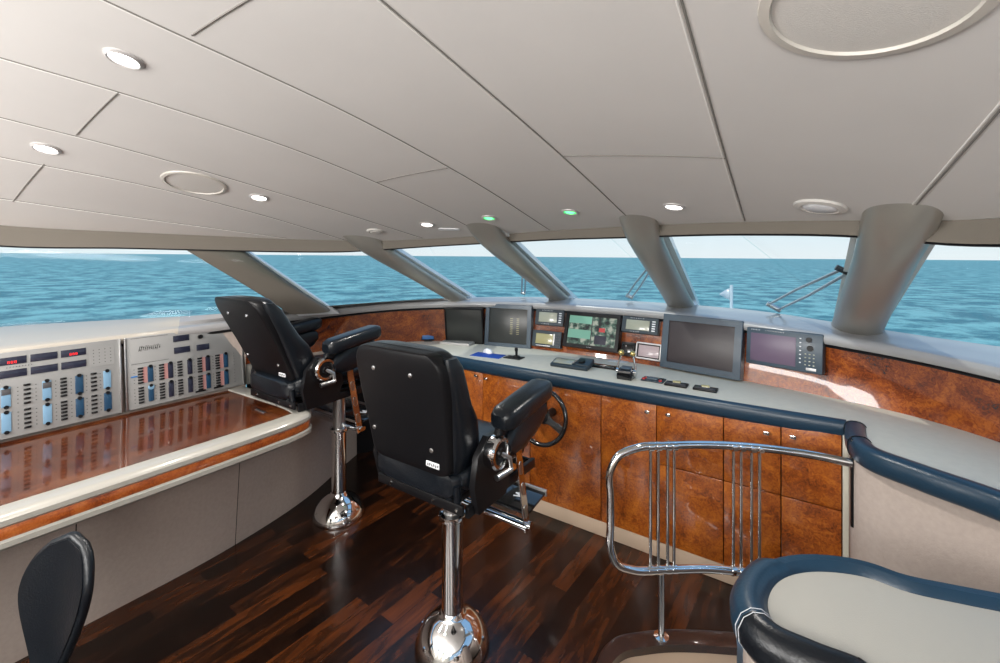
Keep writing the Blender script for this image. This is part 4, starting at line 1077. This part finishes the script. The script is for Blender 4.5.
# ================================================================== HELM CHAIRS
def sweep_pad(bm, secs, n=32, p=3.2):
    # secs: (center, halfwidth vector, halfheight vector) superellipse sections
    rows = []
    for c, u, v in secs:
        r = []
        for k in range(n):
            a = 2*PI*k/n; cc, ss = math.cos(a), math.sin(a)
            r.append(V(c)+V(u)*math.copysign(abs(cc)**(2/p), cc)+V(v)*math.copysign(abs(ss)**(2/p), ss))
        rows.append(r)
    loft(bm, rows, closed=True, caps=True)
def pad_y(bm, x, y0, y1, z, w, h, rise=0, r=.03, n=28, p=3):
    secs = []
    L = y1-y0
    for t, s in ((0, .55), (r*.3/L, .82), (r/L, 1), (.5, 1.02), (1-r/L, 1), (1-r*.3/L, .82), (1, .55)):
        secs.append(((x, y0+L*t, z+rise*t), (w/2*s, 0, 0), (0, 0, h/2*s)))
    sweep_pad(bm, secs, n, p)
def helm_chair(label, loc, rz, sx=0, sy=0, rec=.16, pedz=0.0, scl=1.0, b0=-.165):
    t = thing('helm_chair', label, 'helm chair', loc, (0, 0, 0), group='helm chairs')
    # pedestal
    bm = B(); lathe(bm, [(.150, 0), (.153, .008), (.151, .022), (.143, .045), (.128, .072), (.106, .097), (.080, .116), (.060, .127), (.053, .134), (.050, .142), (.044, .150)], 40)
    o = obj('pedestal_base', bm, 'chrome', t)
    for k in range(6):
        a = 2*PI*k/6+.3; bm = B(); lathe(bm, [(0, .012), (.012, .010), (.015, 0)], 14, (.126*math.cos(a), .126*math.sin(a), .055)); obj('bolt_cap', bm, 'chrome', o)
    bm = B(); cyl(bm, (0, 0, .14), (0, 0, .535), .043, 32); obj('lower_column', bm, 'chrome', t)
    bm = B(); lathe(bm, [(.043, .520), (.054, .524), (.056, .534), (.054, .545), (.040, .548)], 32); obj('collar', bm, 'chrome', t)
    bm = B(); cyl(bm, (0, 0, .545), (0, 0, .70*scl), .037, 28); obj('upper_column', bm, 'steel', t)
    # everything above the column turns together
    RM = Matrix.Translation((sx, sy, pedz)) @ Matrix.Rotation(rz, 4, 'Z') @ Matrix.Scale(scl, 4)
    def part(name, bm, m, parent=None, smooth=True, label=None):
        if parent is None: xf(bm.verts, RM)
        else: xf(bm.verts, RM)
        return obj(name, bm, m, parent or t, smooth, None, label)
    # frame under the seat
    bm = B()
    box(bm, (0, .02, .705), (.30, .34, .035), .006); box(bm, (-.195, .03, .725), (.018, .46, .04), .004); box(bm, (.235, .03, .715), (.018, .46, .04), .004)
    box(bm, (.02, -.215, .728), (.43, .014, .036), .004); box(bm, (0, .25, .71), (.46, .016, .04), .004)
    fr = part('seat_frame', bm, 'blk')
    for x in (-.12, .10, .21):
        bm = B(); cyl(bm, (x, -.220, .728), (x, -.226, .728), .006, 10); part('bolt', bm, 'chrome', fr)
    # cushion
    bm = B(); secs = []
    for y, s in ((-.235, .72), (-.225, .9), (-.20, .99), (0, 1), (.16, 1), (.235, .97), (.268, .85), (.280, .6)):
        secs.append(((0, y, .797+(0 if y < .2 else -.01)), (.212*s, 0, 0), (0, 0, .055*s)))
    sweep_pad(bm, secs, 40, 4); part('seat_cushion', bm, 'black')
    for x in (-.16, .16):
        bm = B()
        secs = [((x*1.15, y, .815), (.055*s, 0, 0), (0, 0, .045*s)) for y, s in ((-.2, .6), (-.17, 1), (.1, 1), (.23, .8), (.26, .4))]
        sweep_pad(bm, secs, 20, 2.4); part('seat_bolster', bm, 'black')
    for x in (.165, .200):
        bm = B(); cyl(bm, (x, -.205, .745), (x, -.212, .805), .014, 12); part('strap', bm, 'black')
    # backrest: shell behind, padding in front; recline rec over its height
    Z0, Z1 = .835, 1.275
    def by(z): return b0-rec*max(0, (z-Z0)/(Z1-Z0))**1.1
    def hw(z):
        s = (z-Z0)/(Z1-Z0); return .196+.024*min(1, s*1.6)
    # outline, rounded corners
    ol = []
    zz = [Z0+(Z1-Z0)*k/16 for k in range(17)]
    def shell_pts(off, shrink, rc=.075):
        L = []; R_ = []
        for z in zz:
            w = hw(z)-shrink; d = Z1-z
            if d < rc: w -= rc-math.sqrt(max(0, rc*rc-(rc-d)**2))
            e_ = z-Z0
            if e_ < .035: w -= .035-math.sqrt(max(0, .035**2-(.035-e_)**2))
            R_.append(V((w, by(z)+off, z))); L.append(V((-w, by(z)+off, z)))
        return L, R_
    zz = [Z0, Z0+.006, Z0+.016, Z0+.035]+[Z0+.035+(Z1-.075-Z0-.035)*k/10 for k in range(1, 11)]+[Z1-.055, Z1-.035, Z1-.018, Z1-.007, Z1-.0015, Z1]
    def back_body(offs, name, m):
        bm = B(); rows = []
        for off, sh in offs:
            L, R_ = shell_pts(off, sh); rows.append(L+R_[::-1])
        loft(bm, rows, closed=True)
        for rr in (rows[0], rows[-1]):
            n_ = len(rr)//2
            L = [bm.verts.new(p) for p in rr[:n_]]; R_ = [bm.verts.new(p) for p in rr[n_:][::-1]]
            for k in range(n_-1): bm.faces.new((L[k], R_[k], R_[k+1], L[k+1]))
        bmesh.ops.remove_doubles(bm, verts=bm.verts, dist=.0006)
        return part(name, bm, m)
    sh = back_body([(-.038, .016), (-.036, .008), (-.030, .002), (-.020, -.002), (.018, -.002), (.022, .002)], 'back_shell', 'shell')
    bk = back_body([(.014, .004), (.022, -.004), (.045, -.006), (.062, -.002), (.074, .018), (.081, .045), (.083, .09)], 'backrest_cushion', 'black')
    # side bolsters, thicker at the lumbar
    for s in (-1, 1):
        bm = B(); secs = []
        for z, a_, b_, f_ in ((.840, .018, .04, .03), (.865, .034, .075, .05), (.92, .040, .098, .075), (1.02, .040, .090, .075), (1.08, .034, .070, .06), (1.14, .030, .062, .055), (1.22, .026, .055, .05), (1.255, .016, .035, .045)):
            secs.append(((s*(hw(z)-.012), by(z)+f_*.72, z), (a_, 0, 0), (0, b_*.75, 0)))
        sweep_pad(bm, secs, 20, 2.6); part('side_bolster', bm, 'black', bk)
    def sp(x, z, d=0): return V((x, by(z)-.0385+d, z))
    for x, z in ((-.115, 1.19), (.075, 1.19), (-.168, .945), (.125, .925))+(((-.03, 1.20),) if rec > .25 else ()):
        bm = B(); lathe(bm, [(0, .003), (.004, .004), (.007, .003), (.009, 0)], 16, mtx=Matrix.Translation(sp(x, z)) @ Matrix.Rotation(PI/2, 4, 'X')); part('shell_screw', bm, 'steel', sh)
    bm = B(); c_ = sp(.125, .872, -.002); box(bm, c_, (.062, .004, .020), .003); pl = part('maker_plate', bm, 'whitep', sh)
    bm = B()
    for k in range(6):
        box(bm, c_+V((-.022+.009*k, -.0025, 0)), (.0016, .001, .010)); box(bm, c_+V((-.0195+.009*k, -.0025, .004*(1 if k % 2 else -1))), (.005, .001, .0016)); box(bm, c_+V((-.0195+.009*k, -.0025, 0)), (.0045, .001, .0014))
    part('lettering', bm, 'blk', pl, False)
    # arm brackets, pivots, arm pads
    for s in (-1, 1):
        bm = B()
        pr = [(.005, .70), (-.165, .70), (-.19, .80), (-.17, .90), (-.11, .955), (-.04, .95), (.02, .90), (.05, .80)]
        rows = [[V((s*xx, y, z)) for y, z in pr] for xx in (.238, .262)]
        loft(bm, rows, closed=True, caps=True); part('side_bracket', bm, 'blk')
        # pivot wheel
        mm = Matrix.Translation((s*.262, -.085, .895)) @ Matrix.Rotation(s*PI/2, 4, 'Y')
        bm = B(); lathe(bm, [(.058, 0), (.060, .006), (.060, .036), (.053, .043), (.042, .043), (.038, .034)], 32, mtx=mm); kn = part('pivot_ring', bm, 'chrome')
        bm = B(); lathe(bm, [(0, .044), (.016, .044), (.020, .036), (.038, .034)], 24, mtx=mm); part('pivot_cap', bm, 'blk', kn)
        bm = B(); tube(bm, [(s*.30, -.085, .895), (s*.315, -.05, .87), (s*.318, -.045, .825)], .009, 10); tube(bm, [(s*.318, -.045, .828), (s*.305, -.12, .822)], .012, 10); part('lever', bm, 'steel', kn)
        # upright arm and pad
        bm = B(); secs = []
        for y, z, a_, b_ in ((-.085, .90, .018, .045), (-.05, .95, .018, .042), (-.02, 1.0, .018, .038), (.01, 1.035, .018, .034)):
            secs.append(((s*.275, y, z), (a_, 0, 0), (0, b_, b_*.2)))
        sweep_pad(bm, secs, 20, 3); part('arm_support', bm, 'blk')
        bm = B(); pad_y(bm, s*.287, -.08, .265, 1.002, .106, .080, rise=.048, r=.04, p=3.6); part('arm_pad', bm, 'black')
        # padded thigh fin under the arm
        bm = B(); rows = []
        secs = []
        for y, z, b_ in ((-.04, .90, .02), (-.01, .905, .05), (.06, .925, .070), (.14, .945, .068), (.20, .960, .055), (.235, .968, .030)):
            secs.append(((s*.285, y, z), (.030, 0, 0), (0, -b_*.25, b_)))
        sweep_pad(bm, secs, 24, 2.6); part('side_pad', bm, 'black')
    # footrest hung in front on two slotted struts
    for y, z in ((.140, .505), (.175, .500)):
        bm = B(); cyl(bm, (-.262, y, z), (.275, y, z), .012, 14); part('footrest_rail', bm, 'chrome')
    bm = B(); box(bm, (0, .265, .535), (.50, .16, .012), .004, rot=(.12, 0, 0)); pl = part('footrest_plate', bm, 'blkg')
    bm = B(); box(bm, (0, .345, .547), (.51, .010, .03), .003); part('plate_edge', bm, 'steel', pl)
    bm = B()
    for q, (x, y) in enumerate(((.152, .282), (.160, .272), (.152, .262))): box(bm, (x, y, .5425+(y-.265)*.12), (.036, .008, .001), rot=(.12, 0, .35 if q != 1 else -.2))
    part('emblem', bm, 'whitep', pl, False)
    for x in (.262, -.268):
        bm = B()
        W_ = .020; a = V((x, .075, .90)); b = V((x, .157, .485)); d = (b-a); n_ = V((0, d.z, -d.y)).normalized()
        rows = [[V((xx, 0, 0))+a+n_*W_*-1, V((xx, 0, 0))+a+n_*W_, V((xx, 0, 0))+b+n_*W_*.9, V((xx, 0, 0))+b-n_*W_*.9] for xx in (0, .006)]
        loft(bm, rows, closed=True, caps=True); st = part('footrest_strut', bm, 'chrome')
        for f_ in (.34, .56, .80):
            bm = B(); pl_ = rounded_rect(.020, .055, .010, 5)
            prism(bm, pl_, 0, .002)
            ey = d.normalized(); m4 = Matrix((n_, ey, V((1, 0, 0)))).transposed().to_4x4()
            xf(bm.verts, Matrix.Translation(a+d*f_+V((.0062, 0, 0))) @ m4); part('strut_slot', bm, 'steel', st)
        bm = B(); cyl(bm, (x-.012, .157, .503), (x+.02, .157, .503), .012, 12); part('strut_pin', bm, 'chrome', st)
    return t
helm_chair('near black leather helm chair on a chrome pedestal, seen from behind at centre', (-1.185, 1.388, 0), 0, rec=.085, b0=-.205)
helm_chair('farther black leather helm chair by the port desk, its back reclined', (-2.358, 1.688, 0), CH1R, CH1X, CH1Y, CH1REC, CH1Z, CH1S)
# ================================================================== SMALL DESK CHAIR, LOWER LEFT
t = thing('desk_chair', 'small black shell-backed chair cut off at the lower left corner', 'chair', DC, (0, 0, DCR))
def shell_back(off, sh):
    rows = []
    for k in range(25):
        s = k/24; z = .26+.445*s
        w = (.022+.098*math.sin(min(1, s*1.3)*PI/2)**1.7)*(math.sqrt(max(0, 1-max(0, (s-.62)/.38)**2.3)))-sh
        w = max(w, .006)
        y0_ = -.02-.08*s+off
        rows.append([V((w*x, y0_+.055*(w*x/.18)**2*1.1, z-(sh if s > .9 else 0)*.5)) for x in [-1+2*j/16 for j in range(17)]])
    return rows
bm = B(); a = shell_back(-.016, .004); b = shell_back(.020, .002)
for rr in (a, b): loft(bm, rr)
def edge(rr): return [r[0] for r in rr]+[q for q in rr[-1][1:-1]]+[r[-1] for r in reversed(rr)]
ea, eb = edge(a), edge(b)
quadstrip(bm, ea, eb); bmesh.ops.remove_doubles(bm, verts=bm.verts, dist=.0004); obj('backrest', bm, 'black', t)
bm = B(); ee = [p.lerp(q, .5) for p, q in zip(ea, eb)]
tube(bm, ee, .015, 12); obj('padded_rim', bm, 'black', t)
bm = B(); sweep_pad(bm, [((0, y, .29), (.19*s, 0, 0), (0, 0, .032*s)) for y, s in ((.0, .6), (.04, .9), (.2, 1), (.36, .95), (.40, .6))], 32, 3); obj('seat', bm, 'black', t)
bm = B(); cyl(bm, (0, .19, .06), (0, .19, .275), .028, 20); obj('gas_column', bm, 'chrome', t)
for k in range(5):
    a_ = 2*PI*k/5; bm = B(); tube(bm, [(0, .19, .09), (.13*math.cos(a_), .19+.13*math.sin(a_), .08), (.26*math.cos(a_), .19+.26*math.sin(a_), .055)], .018, 10, rr=[.022, .018, .013]); l_ = obj('base_leg', bm, 'chrome', t)
    bm = B(); cyl(bm, (.26*math.cos(a_)-.014, .19+.26*math.sin(a_), .026), (.26*math.cos(a_)+.014, .19+.26*math.sin(a_), .026), .026, 16); obj('castor', bm, 'blk', l_)
# ================================================================== CAMERA, WORLD, LIGHT
cam = bpy.data.cameras.new('camera'); co = bpy.data.objects.new('camera', cam); COL.objects.link(co)
co.location = EYEP; co.rotation_euler = (PI/2, 0, YAW)
cam.sensor_width = 36; cam.lens = F*36/1000; cam.shift_y = -(331.5-HY)/1000
cam.clip_start = .05; cam.clip_end = 60000
SC.camera = co
w = bpy.data.worlds.new('sky'); SC.world = w; w.use_nodes = True; n = w.node_tree
bg = n.nodes['Background']
tc = n.nodes.new('ShaderNodeTexCoord'); sp = n.nodes.new('ShaderNodeSeparateXYZ'); n.links.new(tc.outputs['Generated'], sp.inputs[0])
r = n.nodes.new('ShaderNodeValToRGB'); e = r.color_ramp.elements
e[0].position = 0; e[0].color = (.93, .97, 1, 1); e[1].position = .6; e[1].color = (.30, .52, .85, 1)
k_ = e.new(.06); k_.color = (.80, .92, 1, 1)
n.links.new(sp.outputs['Z'], r.inputs['Fac']); n.links.new(r.outputs['Color'], bg.inputs['Color']); bg.inputs['Strength'].default_value = SKY
def sun(d, s, ang_=.6):
    l = bpy.data.lights.new('sun', 'SUN'); l.energy = s; l.angle = math.radians(ang_); l.color = (1, .95, .87)
    o = bpy.data.objects.new('sun', l); COL.objects.link(o); o.rotation_euler = V(d).to_track_quat('-Z', 'Y').to_euler()
sun(SUND, SUNS)
def lamp(loc, e_, r_=.05, col=(1, .98, .955)):
    l = bpy.data.lights.new('fill_lamp', 'POINT'); l.energy = e_; l.shadow_soft_size = r_; l.color = col
    o = bpy.data.objects.new('fill_lamp', l); COL.objects.link(o); o.location = loc
def spot(loc, e_, col=(1, .96, .9), ang_=130):
    l = bpy.data.lights.new('downlight', 'SPOT'); l.energy = e_; l.shadow_soft_size = .04; l.color = col; l.spot_size = math.radians(ang_); l.spot_blend = .6
    o = bpy.data.objects.new('downlight', l); COL.objects.link(o); o.location = loc
for px, py in DOWN:
    q = chit(px, py); spot(q+V((0, 0, -.03)), 22)
for x in (-2.3, -1.1, .2):
    for y in (-.9, -2.2): lamp((x, y, cz(x, y)-.6), FILL, .32)  # added soft fill lights behind the camera, without fittings
vs = SC.view_settings
vs.view_transform = 'Standard'; vs.look = 'None'; vs.exposure = EXPO; vs.gamma = 1; vs.use_curve_mapping = False
SC.cycles.max_bounces = 8
